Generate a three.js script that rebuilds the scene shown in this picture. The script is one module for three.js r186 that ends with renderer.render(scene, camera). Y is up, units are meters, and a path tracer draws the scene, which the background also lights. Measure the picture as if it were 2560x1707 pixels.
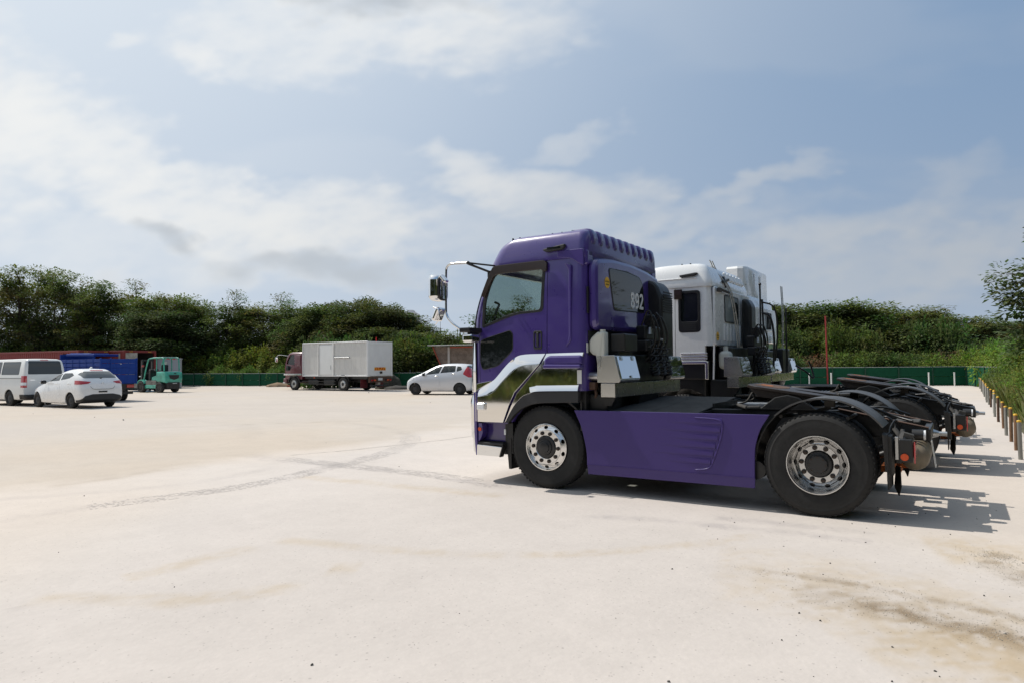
import * as THREE from 'three';
import { mergeVertices, toCreasedNormals } from 'three/addons/utils/BufferGeometryUtils.js';
import { RoundedBoxGeometry } from 'three/addons/geometries/RoundedBoxGeometry.js';
import { FontLoader } from 'three/addons/loaders/FontLoader.js';
import { TextGeometry } from 'three/addons/geometries/TextGeometry.js';
import { Brush, Evaluator, SUBTRACTION, INTERSECTION } from 'three-bvh-csg';

// ---------- camera, sky, sun, exposure ----------
const scene = new THREE.Scene();
const R = THREE.MathUtils.degToRad;
const camera = new THREE.PerspectiveCamera(53.14, 1024 / 682, 0.1, 2500);
camera.position.set(0, 1.5624, 0);
camera.rotation.order = 'YXZ';
camera.rotation.set(R(1.9865), 0, R(-0.4963));
const renderer = new THREE.WebGLRenderer({ antialias: true });
renderer.setSize(1024, 682);
renderer.toneMapping = THREE.LinearToneMapping;
renderer.toneMappingExposure = 1.0;
renderer.shadowMap.enabled = true;

const TH = R(146.7955);                                   // heading of the parked tractor units
const FWD = new THREE.Vector3(Math.cos(TH), 0, -Math.sin(TH)), SIDE = new THREE.Vector3(Math.sin(TH), 0, Math.cos(TH));
const SUN_EL = R(53), SUN_OFF = R(-6);
const sunDir = FWD.clone().multiplyScalar(Math.cos(SUN_OFF)).addScaledVector(SIDE, Math.sin(SUN_OFF)).multiplyScalar(Math.cos(SUN_EL)).add(new THREE.Vector3(0, Math.sin(SUN_EL), 0));
const sun = new THREE.DirectionalLight(new THREE.Color().setRGB(1, 0.955, 0.89), 4.3);
sun.position.copy(sunDir).multiplyScalar(120);
sun.castShadow = true; sun.shadow.radius = 1;
Object.assign(sun.shadow.camera, { left: -70, right: 70, top: 70, bottom: -70, near: 1, far: 300 });
sun.shadow.mapSize.set(4096, 4096);
scene.add(sun, sun.target);

// ---------- noise ----------
const rng = (s) => () => { s |= 0; s = (s + 0x6d2b79f5) | 0; let t = Math.imul(s ^ (s >>> 15), 1 | s); t = (t + Math.imul(t ^ (t >>> 7), 61 | t)) ^ t; return ((t ^ (t >>> 14)) >>> 0) / 4294967296; };
const HB = new Float32Array(65536); { const r = rng(7); for (let i = 0; i < 65536; i++) HB[i] = r(); }
function vnoise(x, y) {
  const xi = Math.floor(x), yi = Math.floor(y), fx = x - xi, fy = y - yi, u = fx * fx * (3 - 2 * fx), v = fy * fy * (3 - 2 * fy);
  const a = HB[((xi & 255) << 8) | (yi & 255)], b = HB[(((xi + 1) & 255) << 8) | (yi & 255)], c = HB[((xi & 255) << 8) | ((yi + 1) & 255)], d = HB[(((xi + 1) & 255) << 8) | ((yi + 1) & 255)];
  return a + (b - a) * u + (c - a) * v + (a - b - c + d) * u * v;
}
function fbm(x, y, o) { let s = 0, a = 0.5, t = 0; for (let i = 0; i < o; i++) { s += a * vnoise(x, y); t += a; a *= 0.52; const nx = x * 1.63 - y * 1.21 + 17.3; y = x * 1.21 + y * 1.63 + 9.1; x = nx; } return s / t; }
const sstep = (a, b, x) => { const t = Math.min(1, Math.max(0, (x - a) / (b - a))); return t * t * (3 - 2 * t); };
const mix = (a, b, t) => a + (b - a) * t;

// ---------- sky: blue air that whitens towards the sun and the horizon, streaky fair-weather cloud ----------
{
  const W = 2560, H = 1280, data = new Float32Array(W * H * 4);
  // cloud banks in view: slope coordinates right, up; radii; turn; strength; grey share
  const banks = [[-.66, .34, .17, .055, -.42, 1, 0], [-.45, .245, .16, .05, -.3, 1, 0], [-.27, .235, .14, .038, -.1, 1, 0], [-.78, .36, .1, .12, 0, .9, 0], [-.55, .18, .25, .05, -.1, .55, 0],
    [-.28, .5, .19, .06, 0, .85, 0], [-.05, .5, .12, .06, .2, .75, 0], [-.2, .54, .13, .035, 0, 1, 1], [-.44, .46, .04, .028, -.5, .9, 0], [-.58, .475, .03, .012, 0, .6, 0],
    [-.49, .197, .055, .022, -.35, .85, 1], [-.275, .145, .125, .03, -.05, .95, .95], [-.3, .19, .16, .03, 0, .6, 0], [-.57, .11, .05, .03, 0, .6, .5],
    [-.05, .295, .07, .03, -.2, .85, 0], [.06, .26, .12, .03, -.12, .7, 0], [.1, .335, .045, .012, .3, .5, 0], [.02, .2, .2, .04, 0, .5, 0],
    [.37, .275, .09, .014, .3, .6, 0], [.3, .225, .15, .022, .2, .4, 0], [.55, .2, .2, .03, .12, .5, .1], [.5, .14, .28, .045, .06, .55, .2], [.66, .27, .07, .02, .35, .35, 0], [.7, .165, .12, .025, .2, .4, .3]];
  const zen = [.12, .25, .455], pale = [.83, .89, .945], white = [.84, .845, .835], grey = [.45, .495, .545];
  for (let r = 0; r < H; r++) {
    const el = ((r + 0.5) / H - 0.5) * Math.PI, y = Math.sin(el), cy = Math.cos(el), deg = el * 180 / Math.PI;
    for (let q = 0; q < W; q++) {
      const i = (r * W + q) * 4; data[i + 3] = 1;
      if (deg < -3) { data[i] = .36; data[i + 1] = .36; data[i + 2] = .35; continue; }
      const az = ((q + 0.5) / W - 0.5) * 2 * Math.PI, x = Math.cos(az) * cy, z = Math.sin(az) * cy;
      const ang = Math.acos(Math.min(1, Math.max(-1, x * sunDir.x + y * sunDir.y + z * sunDir.z))) * 180 / Math.PI;
      let w = 1 / (1 + Math.exp((ang - 51) / 12.5)); w = 1 - (1 - w) * (1 - 0.72 * Math.exp(-Math.max(0, deg) / 13));
      const pl = 1 - .32 * sstep(48, 95, ang); let rr = mix(zen[0], pale[0] * pl, w), gg = mix(zen[1], pale[1] * pl, w), bb = mix(zen[2], pale[2] * pl, w);
      // layer seen in perspective
      const k = 1 / (Math.max(y, 0) + 0.1), px = x * k * 1.3 + z * k * .5, pz = z * k * 1.7 - x * k * .3;
      const ahead = z < -0.35 * Math.abs(x) - .1 ? sstep(.1, .35, -z - 0.35 * Math.abs(x)) : 0;
      const n1 = fbm(px + 31, pz + 5, 5);
      let a = sstep(.5, .72, n1) * mix(.7, .1, ahead), g = sstep(.66, .8, n1) * .5 * (1 - ahead);
      if (ahead > 0) {
        const tx = x / -z, ty = y / -z, wx = (fbm(tx * 9 + 3, ty * 16 + 8, 5) - .5) * .16, wy = (fbm(tx * 9 + 40, ty * 16 + 20, 5) - .5) * .10, fine = fbm(tx * 24 + ty * 9, ty * 58 - tx * 10, 5);
        let keep = 1, gk = 0;
        for (const [bx, by, rx, ry, tn, am, gs] of banks) {
          const ux = tx - bx + wx, uy = ty - by + wy, c = Math.cos(tn), s = Math.sin(tn), u = (ux * c + uy * s) / rx, v = (-ux * s + uy * c) / ry, d = u * u + v * v;
          if (d > 7) continue;
          const e = am * sstep(2.5, -.5, d + (fine - .5) * 2.1); keep *= 1 - e * .78; gk = Math.max(gk, gs * sstep(1.9, -.2, d + (fine - .5) * .9) * am);
        }
        a = 1 - (1 - a) * (1 - (1 - keep) * ahead); g = Math.max(g, gk * ahead);
      }
      a *= mix(.85, 1, w) * sstep(-2, 3, deg); g *= .9;
      const lift = 1.06 - .4 * sstep(42, 92, ang);
      rr = mix(rr, mix(white[0] * lift, grey[0], g), a); gg = mix(gg, mix(white[1] * lift, grey[1], g), a); bb = mix(bb, mix(white[2] * lift, grey[2], g), a);
      data[i] = rr; data[i + 1] = gg; data[i + 2] = bb;
    }
  }
  const t = new THREE.DataTexture(data, W, H, THREE.RGBAFormat, THREE.FloatType);
  t.mapping = THREE.EquirectangularReflectionMapping; t.magFilter = t.minFilter = THREE.LinearFilter; t.wrapS = THREE.RepeatWrapping; t.needsUpdate = true;
  scene.background = t; scene.environment = t;
}

// ---------- small modelling kit ----------
const V = (x, y, z) => new THREE.Vector3(x, y, z);
const used = {};
const numbered = (n) => { const k = used[n] = (used[n] ?? -1) + 1; return k ? `${n}_${String(k).padStart(3, '0')}` : n; };
function mesh(name, geo, mat, parent) { const m = new THREE.Mesh(geo, mat); m.name = parent === scene ? numbered(name) : name; m.castShadow = m.receiveShadow = true; parent.add(m); return m; }
function thing(name, label, category, pos = [0, 0, 0], turn = 0, group) {
  const g = new THREE.Group(); g.name = numbered(name); g.position.set(...pos); g.rotation.y = turn; g.userData = { label, category }; if (group) g.userData.group = group; scene.add(g); return g;
}
const part = (name, parent) => { const g = new THREE.Group(); g.name = name; parent.add(g); return g; };
function boxUV(g) {
  const p = g.attributes.position.array, n = p.length / 3, uv = new Float32Array(n * 2);
  for (let i = 0; i < n; i += 3) {
    const a = i * 3, ux = p[a + 3] - p[a], uy = p[a + 4] - p[a + 1], uz = p[a + 5] - p[a + 2], vx = p[a + 6] - p[a], vy = p[a + 7] - p[a + 1], vz = p[a + 8] - p[a + 2];
    const nx = Math.abs(uy * vz - uz * vy), ny = Math.abs(uz * vx - ux * vz), nz = Math.abs(ux * vy - uy * vx);
    for (let k = 0; k < 3; k++) { const b = a + k * 3, j = (i + k) * 2; if (nx >= ny && nx >= nz) { uv[j] = p[b + 2]; uv[j + 1] = p[b + 1]; } else if (ny >= nz) { uv[j] = p[b]; uv[j + 1] = p[b + 2]; } else { uv[j] = p[b]; uv[j + 1] = p[b + 1]; } }
  }
  g.setAttribute('uv', new THREE.BufferAttribute(uv, 2)); return g;
}
const M4 = (p = [0, 0, 0], r = [0, 0, 0], s = [1, 1, 1]) => new THREE.Matrix4().compose(V(...p), new THREE.Quaternion().setFromEuler(new THREE.Euler(...r)), V(...s));
const shapeOf = (pts, holes = []) => { const s = new THREE.Shape(pts.map((p) => new THREE.Vector2(p[0], p[1]))); s.holes = holes.map((h) => new THREE.Path(h.map((p) => new THREE.Vector2(p[0], p[1])))); return s; };
// smooth closed or open curve through points, sampled
const curve2 = (pts, n = 6, closed = false) => { const c = new THREE.CatmullRomCurve3(pts.map((p) => V(p[0], p[1], 0)), closed, 'catmullrom', .5); return c.getPoints(pts.length * n).slice(0, closed ? -1 : undefined).map((p) => [p.x, p.y]); };
// polygon with rounded corners
function roundPoly(pts, r, n = 4) {
  const out = [];
  pts.forEach((p, i) => {
    const a = pts[(i + pts.length - 1) % pts.length], b = pts[(i + 1) % pts.length], rr = p[2] ?? r;
    const la = Math.hypot(a[0] - p[0], a[1] - p[1]), lb = Math.hypot(b[0] - p[0], b[1] - p[1]), d = Math.min(rr, la * .48, lb * .48);
    const A = [p[0] + (a[0] - p[0]) / la * d, p[1] + (a[1] - p[1]) / la * d], B = [p[0] + (b[0] - p[0]) / lb * d, p[1] + (b[1] - p[1]) / lb * d];
    if (d < 1e-4) { out.push([p[0], p[1]]); return; }
    for (let k = 0; k <= n; k++) { const t = k / n; out.push([(1 - t) ** 2 * A[0] + 2 * t * (1 - t) * p[0] + t * t * B[0], (1 - t) ** 2 * A[1] + 2 * t * (1 - t) * p[1] + t * t * B[1]]); }
  });
  return out;
}
const rect = (x0, y0, x1, y1) => [[x0, y0], [x1, y0], [x1, y1], [x0, y1]];
class MB {
  constructor() { this.g = []; }
  add(g, m) { g = g.index ? g.toNonIndexed() : g.clone(); if (m) g.applyMatrix4(m); this.g.push(g); return this; }
  box(w, h, d, x, y, z, b = 0, r) { return this.add(b ? new RoundedBoxGeometry(w, h, d, 2, Math.min(b, w / 2.01, h / 2.01, d / 2.01)) : new THREE.BoxGeometry(w, h, d), M4([x, y, z], r)); }
  // box by corners
  span(x0, y0, z0, x1, y1, z1, b = 0) { return this.box(x1 - x0, y1 - y0, z1 - z0, (x0 + x1) / 2, (y0 + y1) / 2, (z0 + z1) / 2, b); }
  cyl(r, h, x, y, z, axis = 'y', r2 = r, seg = 24) { return this.add(toCreasedNormals(new THREE.CylinderGeometry(r2, r, h, seg), .7), M4([x, y, z], axis === 'x' ? [0, 0, Math.PI / 2] : axis === 'z' ? [Math.PI / 2, 0, 0] : [0, 0, 0])); }
  ball(r, x, y, z, s = [1, 1, 1], seg = 16) { return this.add(new THREE.SphereGeometry(r, seg, seg * .7 | 0), M4([x, y, z], [0, 0, 0], s)); }
  tube(pts, r, seg = 8, n = 6, tension = .5) { const c = pts.length === 2 ? new THREE.LineCurve3(V(...pts[0]), V(...pts[1])) : new THREE.CatmullRomCurve3(pts.map((p) => V(...p)), false, 'catmullrom', tension); return this.add(new THREE.TubeGeometry(c, pts.length === 2 ? 1 : pts.length * n, r, seg)); }
  rod(a, b, r, seg = 10) { const A = V(...a), d = V(...b).sub(A), g = new THREE.CylinderGeometry(r, r, d.length(), seg); return this.add(toCreasedNormals(g, .7), new THREE.Matrix4().compose(A.clone().addScaledVector(d, .5), new THREE.Quaternion().setFromUnitVectors(V(0, 1, 0), d.clone().normalize()), V(1, 1, 1))); }
  beam(a, b, w, h, bev = 0) { const A = V(...a), B = V(...b), d = B.clone().sub(A), L = d.length(), x = d.normalize(), zz = new THREE.Vector3().crossVectors(x, Math.abs(x.y) > .95 ? V(1, 0, 0) : V(0, 1, 0)).normalize(), yy = new THREE.Vector3().crossVectors(zz, x); const g = bev ? new RoundedBoxGeometry(L, h, w, 2, bev) : new THREE.BoxGeometry(L, h, w); return this.add(g, new THREE.Matrix4().makeBasis(x, yy, zz).setPosition(A.add(B).multiplyScalar(.5))); }
  // flat outline in xy extruded along z from z0 to z1; zf bends it
  ext(pts, z0, z1, bev = 0, holes = [], zf) {
    const d = z1 - z0, b = Math.min(bev, d * .49);
    let g = new THREE.ExtrudeGeometry(shapeOf(pts, holes), { depth: d - 2 * b, bevelEnabled: b > 0, bevelThickness: b, bevelSize: b, bevelOffset: -b, bevelSegments: 2, steps: 1, curveSegments: 4 });
    g.translate(0, 0, z0 + b); g.deleteAttribute('uv');
    if (zf) { const p = g.attributes.position; for (let i = 0; i < p.count; i++) p.setZ(i, p.getZ(i) + zf(p.getX(i), p.getY(i))); }
    g = toCreasedNormals(g, .3); return this.add(g);
  }
  extM(pts, d, m, bev = 0, holes = []) { const k = new MB().ext(pts, 0, d, bev, holes); return this.add(k.g[0], m); }
  lathe(prof, m, seg = 48, crease = .5) { return this.add(toCreasedNormals(new THREE.LatheGeometry(prof.map((p) => new THREE.Vector2(p[0], p[1])), seg), crease), m); }
  move(m) { this.g.forEach((g) => g.applyMatrix4(m)); return this; }
  geo() {
    let n = 0; for (const g of this.g) n += g.attributes.position.count;
    const p = new Float32Array(n * 3), no = new Float32Array(n * 3); let o = 0;
    for (const g of this.g) { if (!g.attributes.normal) g.computeVertexNormals(); p.set(g.attributes.position.array.subarray(0, g.attributes.position.count * 3), o); no.set(g.attributes.normal.array.subarray(0, g.attributes.position.count * 3), o); o += g.attributes.position.count * 3; }
    const r = new THREE.BufferGeometry(); r.setAttribute('position', new THREE.BufferAttribute(p, 3)); r.setAttribute('normal', new THREE.BufferAttribute(no, 3)); return boxUV(r);
  }
  build(name, mat, parent) { return mesh(name, this.geo(), mat, parent); }
}
const mb = () => new MB();
// stack of rounded rectangles: rows [y, x0, x1, halfWidth, frontRadius, rearRadius]
function loftY(rows, nc = 6, crease = .55, top = true, bottom = true) {
  const ring = rows.map(([y, x0, x1, hw, rf, rr]) => {
    const o = []; const cor = (cx, cz, r, a0) => { for (let k = 0; k <= nc; k++) { const a = a0 + k / nc * Math.PI / 2; o.push(V(cx + r * Math.cos(a), y, cz + r * Math.sin(a))); } };
    cor(x1 - rf, hw - rf, rf, 0); cor(x0 + rr, hw - rr, rr, Math.PI / 2); cor(x0 + rr, -hw + rr, rr, Math.PI); cor(x1 - rf, -hw + rf, rf, Math.PI * 1.5); return o;
  });
  return loftRings(ring, crease, top, bottom);
}
function loftRings(ring, crease = .55, top = true, bottom = true) {
  const n = ring[0].length, pos = [], idx = [];
  ring.forEach((r) => r.forEach((p) => pos.push(p.x, p.y, p.z)));
  for (let j = 0; j < ring.length - 1; j++) for (let i = 0; i < n; i++) { const a = j * n + i, b = j * n + (i + 1) % n, c = a + n, d = b + n; idx.push(a, c, b, b, c, d); }
  const cap = (j, up) => { const r = ring[j], c = r.reduce((s, p) => s.add(p), V(0, 0, 0)).multiplyScalar(1 / n), k = pos.length / 3; pos.push(c.x, c.y, c.z); for (let i = 0; i < n; i++) { const a = j * n + i, b = j * n + (i + 1) % n; up ? idx.push(a, k, b) : idx.push(a, b, k); } };
  if (bottom) cap(0, false); if (top) cap(ring.length - 1, true);
  outward(pos, idx);
  const g = new THREE.BufferGeometry(); g.setAttribute('position', new THREE.Float32BufferAttribute(pos, 3)); g.setIndex(idx); g.computeVertexNormals();
  return toCreasedNormals(g, crease);
}
// turns the faces of a closed body to look outwards
function outward(p, f) {
  let v = 0; for (let i = 0; i < f.length; i += 3) { const a = f[i] * 3, b = f[i + 1] * 3, c = f[i + 2] * 3; v += p[a] * (p[b + 1] * p[c + 2] - p[b + 2] * p[c + 1]) - p[a + 1] * (p[b] * p[c + 2] - p[b + 2] * p[c]) + p[a + 2] * (p[b] * p[c + 1] - p[b + 1] * p[c]); }
  if (v < 0) for (let i = 0; i < f.length; i += 3) { const t = f[i]; f[i] = f[i + 1]; f[i + 1] = t; }
}
const ev = new Evaluator(); ev.attributes = ['position', 'normal']; ev.useGroups = false;
const brush = (g) => { g = g.index ? g : mergeVerticesSafe(g); const b = new Brush(g); b.updateMatrixWorld(); return b; };
function mergeVerticesSafe(g) { const k = new THREE.BufferGeometry(); k.setAttribute('position', g.attributes.position); if (!g.attributes.normal) g.computeVertexNormals(); k.setAttribute('normal', g.attributes.normal); return mergeVertices(k, 1e-5); }
const csg = (a, b, op) => ev.evaluate(a.isBrush ? a : brush(a), b.isBrush ? b : brush(b), op);
const cut = (a, ...bs) => bs.reduce((s, b) => csg(s, b, SUBTRACTION), a);
const prism = (pts, z0, z1) => mb().ext(pts, z0, z1).g[0];

// ---------- textures and materials ----------
function tex(size, f, repeat, srgb = false) {
  const d = new Uint8Array(size * size * 4);
  for (let y = 0; y < size; y++) for (let x = 0; x < size; x++) { const c = f(x / size, y / size, x, y), i = (y * size + x) * 4; for (let k = 0; k < 3; k++) d[i + k] = Math.max(0, Math.min(255, (Array.isArray(c) ? c[k] : c) * 255)); d[i + 3] = 255; }
  const t = new THREE.DataTexture(d, size, size); t.wrapS = t.wrapT = THREE.RepeatWrapping; t.magFilter = THREE.LinearFilter; t.minFilter = THREE.LinearMipmapLinearFilter; t.generateMipmaps = true; if (srgb) t.colorSpace = THREE.SRGBColorSpace; t.repeat.set(repeat, repeat); t.needsUpdate = true; return t;
}
// tileable fbm
function tfbm(u, v, f, o, seed = 0) { let s = 0, a = .5, t = 0; for (let i = 0; i < o; i++) { const x = u * f, y = v * f, xi = Math.floor(x), yi = Math.floor(y), fx = x - xi, fy = y - yi, q = fx * fx * (3 - 2 * fx), w = fy * fy * (3 - 2 * fy), h = (m, n) => HB[(((m % f) * 131 + seed * 977 + i * 57) & 255) << 8 | (((n % f) * 37 + seed * 31 + i * 11) & 255)]; const A = h(xi, yi), B = h(xi + 1, yi), C = h(xi, yi + 1), D = h(xi + 1, yi + 1); s += a * (A + (B - A) * q + (C - A) * w + (A - B - C + D) * q * w); t += a; a *= .55; f *= 2; } return s / t; }
const lin = (r, g, b) => new THREE.Color().setRGB(r, g, b);
const nRough = tex(256, (u, v) => .55 + .45 * tfbm(u, v, 8, 5, 1), 1);
const nGrime = tex(512, (u, v) => { const n = tfbm(u, v, 6, 6, 2), m = tfbm(u, v, 24, 4, 3); const k = .62 + .5 * sstep(.3, .75, n * .6 + m * .4); return [k, k * .985, k * .96]; }, .8);
const nStreak = tex(256, (u, v) => { const n = tfbm(u, v, 8, 5, 4), l = tfbm(u, (v * .1) % 1, 32, 3, 5); const k = .72 + .4 * (n * .4 + l * .6); return [k, k * .98, k * .95]; }, .7);
const bFine = tex(256, (u, v) => tfbm(u, v, 32, 4, 6), 2);
const mat = (c, rough, metal = 0, o = {}) => new THREE.MeshPhysicalMaterial({ color: c, roughness: rough, metalness: metal, ...o });
const paint = (c, rough = .42, cc = 1) => mat(c, rough, 0, { clearcoat: cc, clearcoatRoughness: .06, roughnessMap: nRough });
const MAT = {
  purple: paint(lin(.053, .031, .185)), purpleSkirt: mat(lin(.048, .028, .155), .55, 0, { clearcoat: .15, clearcoatRoughness: .25, specularIntensity: .7, roughnessMap: nRough, map: tex(256, (u, v) => .93 + .1 * tfbm(u, v, 6, 5, 9), .6) }),
  chrome: mat(lin(.82, .82, .82), .04, 1), chromeSoft: mat(lin(.78, .78, .77), .16, 1, { roughnessMap: nRough }), steel: mat(lin(.55, .54, .52), .34, 1, { roughnessMap: nRough, map: nStreak }), alu: mat(lin(.78, .77, .75), .26, 1), aluDull: mat(lin(.5, .5, .49), .45, 1, { roughnessMap: nRough }),
  black: mat(lin(.012, .012, .012), .5, 0, { roughnessMap: nRough }), blackGloss: mat(lin(.01, .01, .011), .15), plastic: mat(lin(.022, .022, .023), .6, 0, { bumpMap: bFine, bumpScale: .0006 }),
  frame: mat(lin(.02, .019, .018), .55, 0, { map: nGrime, roughnessMap: nRough }), dusty: mat(lin(.055, .052, .048), .85, 0, { map: nGrime }), fender: mat(lin(.07, .07, .071), .52, 0, { map: nGrime }),
  rubber: mat(lin(.016, .0155, .015), .78, 0, { map: nGrime, bumpMap: bFine, bumpScale: .001 }), tread: mat(lin(.05, .048, .045), .9, 0, { map: nGrime }), hub: mat(lin(.02, .02, .021), .42, 0, { roughnessMap: nRough }),
  glass: mat(lin(.915, .978, .958), .0, 0, { transmission: 1, thickness: 0, ior: 1.45 }), darkGlass: mat(lin(.01, .013, .013), .03, 0, { ior: 1.52 }), tint: mat(lin(.62, .66, .65), 0, 0, { transmission: 1, thickness: 0, ior: 1.5 }), smoke: mat(lin(.035, .024, .02), .12),
  white: paint(lin(.78, .78, .765), .35), whiteOld: mat(lin(.72, .72, .7), .4, 0, { clearcoat: .5, clearcoatRoughness: .15, map: tex(256, (u, v) => { const k = .9 + .14 * tfbm(u, v, 5, 5, 11); return [k, k, k * .985]; }, .5) }), decal: mat(lin(.78, .78, .76), .5), tank: mat(lin(.62, .62, .55), .5, 0, { transmission: .15, thickness: 0 }),
  orange: mat(lin(.62, .075, .012), .3), red: mat(lin(.45, .012, .012), .22), redLamp: mat(lin(.42, .01, .012), .12, 0, { clearcoat: 1, clearcoatRoughness: .04 }), clearLamp: mat(lin(.75, .76, .76), .12), yellow: mat(lin(.72, .42, .03), .5), rust: mat(lin(.1, .055, .035), .85, 0, { map: nGrime }), rustBright: mat(lin(.42, .12, .03), .85, 0, { map: nGrime }), oldTank: mat(lin(.2, .165, .115), .55, 0, { map: nStreak }), seat: mat(lin(.03, .03, .033), .9), grease: mat(lin(.035, .025, .02), .45, .3, { map: nGrime }),
  rimRear: mat(lin(.6, .595, .585), .27, .95), label: mat(lin(.6, .6, .57), .6), ink: mat(lin(.02, .02, .02), .7),
};
const font = await new FontLoader().loadAsync('fonts/droid/droid_sans_bold.typeface.json');
function text(str, h, m, depth = .004) { const g = new TextGeometry(str, { font, size: h, depth, curveSegments: 5, bevelEnabled: false }); g.deleteAttribute('uv'); g.applyMatrix4(m); return mb().add(g); }
console.log('head', performance.now() | 0);
const GROUND_MARKS = [
  [[[-5.65,-6.98],[-5.34,-7.16],[-4.83,-7.80],[-4.15,-8.41],[-3.41,-9.30],[-2.89,-10.65],[-2.34,-12.16],[-2.16,-13.46],[-2.21,-14.86],[-2.53,-16.08],[-3.80,-18.24],[-5.39,-19.83]],0.16,[.9,.9,.91],0.7],
  [[[-6.41,-8.24],[-5.57,-8.55],[-4.75,-9.04],[-4.17,-9.70],[-3.66,-10.92]],0.12,[.86,.86,.875],0.4],
  [[[-5.18,-12.50],[-3.94,-11.75],[-2.61,-10.86],[-1.11,-9.82],[-0.02,-8.81]],0.17,[.9,.9,.91],0.65],
  [[[-4.77,-11.97],[-2.17,-10.43],[-0.77,-9.43],[-0.02,-8.68]],0.12,[.86,.86,.875],0.5],
  [[[-3.15,-9.87],[-1.92,-9.23],[-0.99,-8.70],[-0.02,-8.16]],0.15,[.93,.885,.8],0.7],
  [[[-3.32,-4.66],[-2.90,-4.69],[-2.29,-4.65],[-1.90,-4.77],[-1.48,-4.97]],0.12,[.93,.885,.8],0.75],
  [[[-2.92,-5.14],[-2.77,-5.29],[-2.53,-5.67],[-2.20,-6.00]],0.12,[.93,.885,.8],0.7],
  [[[-2.19,-6.26],[-1.65,-6.09],[-1.04,-5.86],[-0.47,-5.74],[-0.02,-5.68]],0.1,[.93,.885,.8],0.6],
  [[[-1.45,-5.34],[-1.20,-5.36]],0.15,[.93,.885,.8],0.7],
  [[[-10.27,-21.18],[-7.42,-18.60],[-6.17,-16.40],[-5.62,-14.09]],0.25,[.86,.86,.875],0.3],
  [[[-17.12,-22.87],[-14.19,-24.06],[-11.22,-26.05]],0.3,[.86,.86,.875],0.3],
  [[[-9.67,-17.85],[-7.50,-18.81],[-3.53,-20.03]],0.08,[.72,.68,.62],0.35],
  [[[-6.23,-9.11],[-5.76,-9.78],[-5.41,-10.68]],0.1,[.72,.68,.62],0.25],
  [[[-3.30,-4.49],[-3.17,-4.57]],0.05,[.86,.86,.875],0.6],
  [[[-0.02,-5.70],[0.53,-5.71],[1.09,-5.83],[1.70,-6.02],[2.28,-6.31]],0.09,[.93,.885,.8],0.7],
  [[[0.66,-7.15],[1.50,-6.87],[2.41,-6.39],[2.89,-6.13],[3.15,-5.97]],0.1,[.86,.86,.875],0.85],
  [[[1.99,-7.04],[2.54,-6.73],[3.04,-6.45],[3.35,-6.26]],0.1,[.86,.86,.875],0.85],
  [[[1.77,-5.25],[2.31,-4.93],[2.71,-4.55],[3.09,-4.20],[3.27,-4.02]],0.055,[.72,.68,.62],0.8],
  [[[1.86,-4.75],[2.25,-4.50],[2.52,-4.24],[2.75,-4.00],[2.93,-3.75]],0.2,[.72,.68,.62],0.75],
  [[[2.25,-4.50],[2.50,-4.21],[2.75,-4.00],[2.96,-3.78]],0.07,[.58,.53,.46],0.5],
  [[[3.44,-5.75],[3.88,-5.61],[3.96,-5.36],[3.95,-5.03]],0.45,[.93,.885,.8],1],
  [[[3.58,-5.37],[3.69,-5.20],[3.69,-4.94],[3.72,-4.75]],0.17,[.58,.53,.46],0.75],
  [[[3.84,-5.61],[3.92,-5.42]],0.1,[.58,.53,.46],0.55],
  [[[1.83,-3.67],[2.20,-3.71],[2.68,-3.65],[2.83,-3.62]],0.6,[.93,.885,.8],1],
  [[[1.46,-5.21],[2.03,-4.98],[2.64,-4.43],[2.83,-3.84],[3.07,-3.64]],0.6,[.93,.885,.8],0.8],
];
const TREADS = [[[[-2.89,-10.65],[-2.34,-12.16],[-2.16,-13.46],[-2.21,-14.86],[-2.53,-16.08]],0.22],[[[-4.83,-7.80],[-4.15,-8.41],[-3.41,-9.30],[-2.89,-10.65]],0.2],[[[-3.94,-11.75],[-2.61,-10.86],[-1.11,-9.82],[-0.02,-8.81]],0.2]];
const YARD_SEAM = [[-7.36,-7.14],[-6.41,-8.59],[-5.90,-9.52],[-5.44,-10.75],[-4.48,-12.01],[-1.17,-17.98],[2.65,-24.17]];
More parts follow.
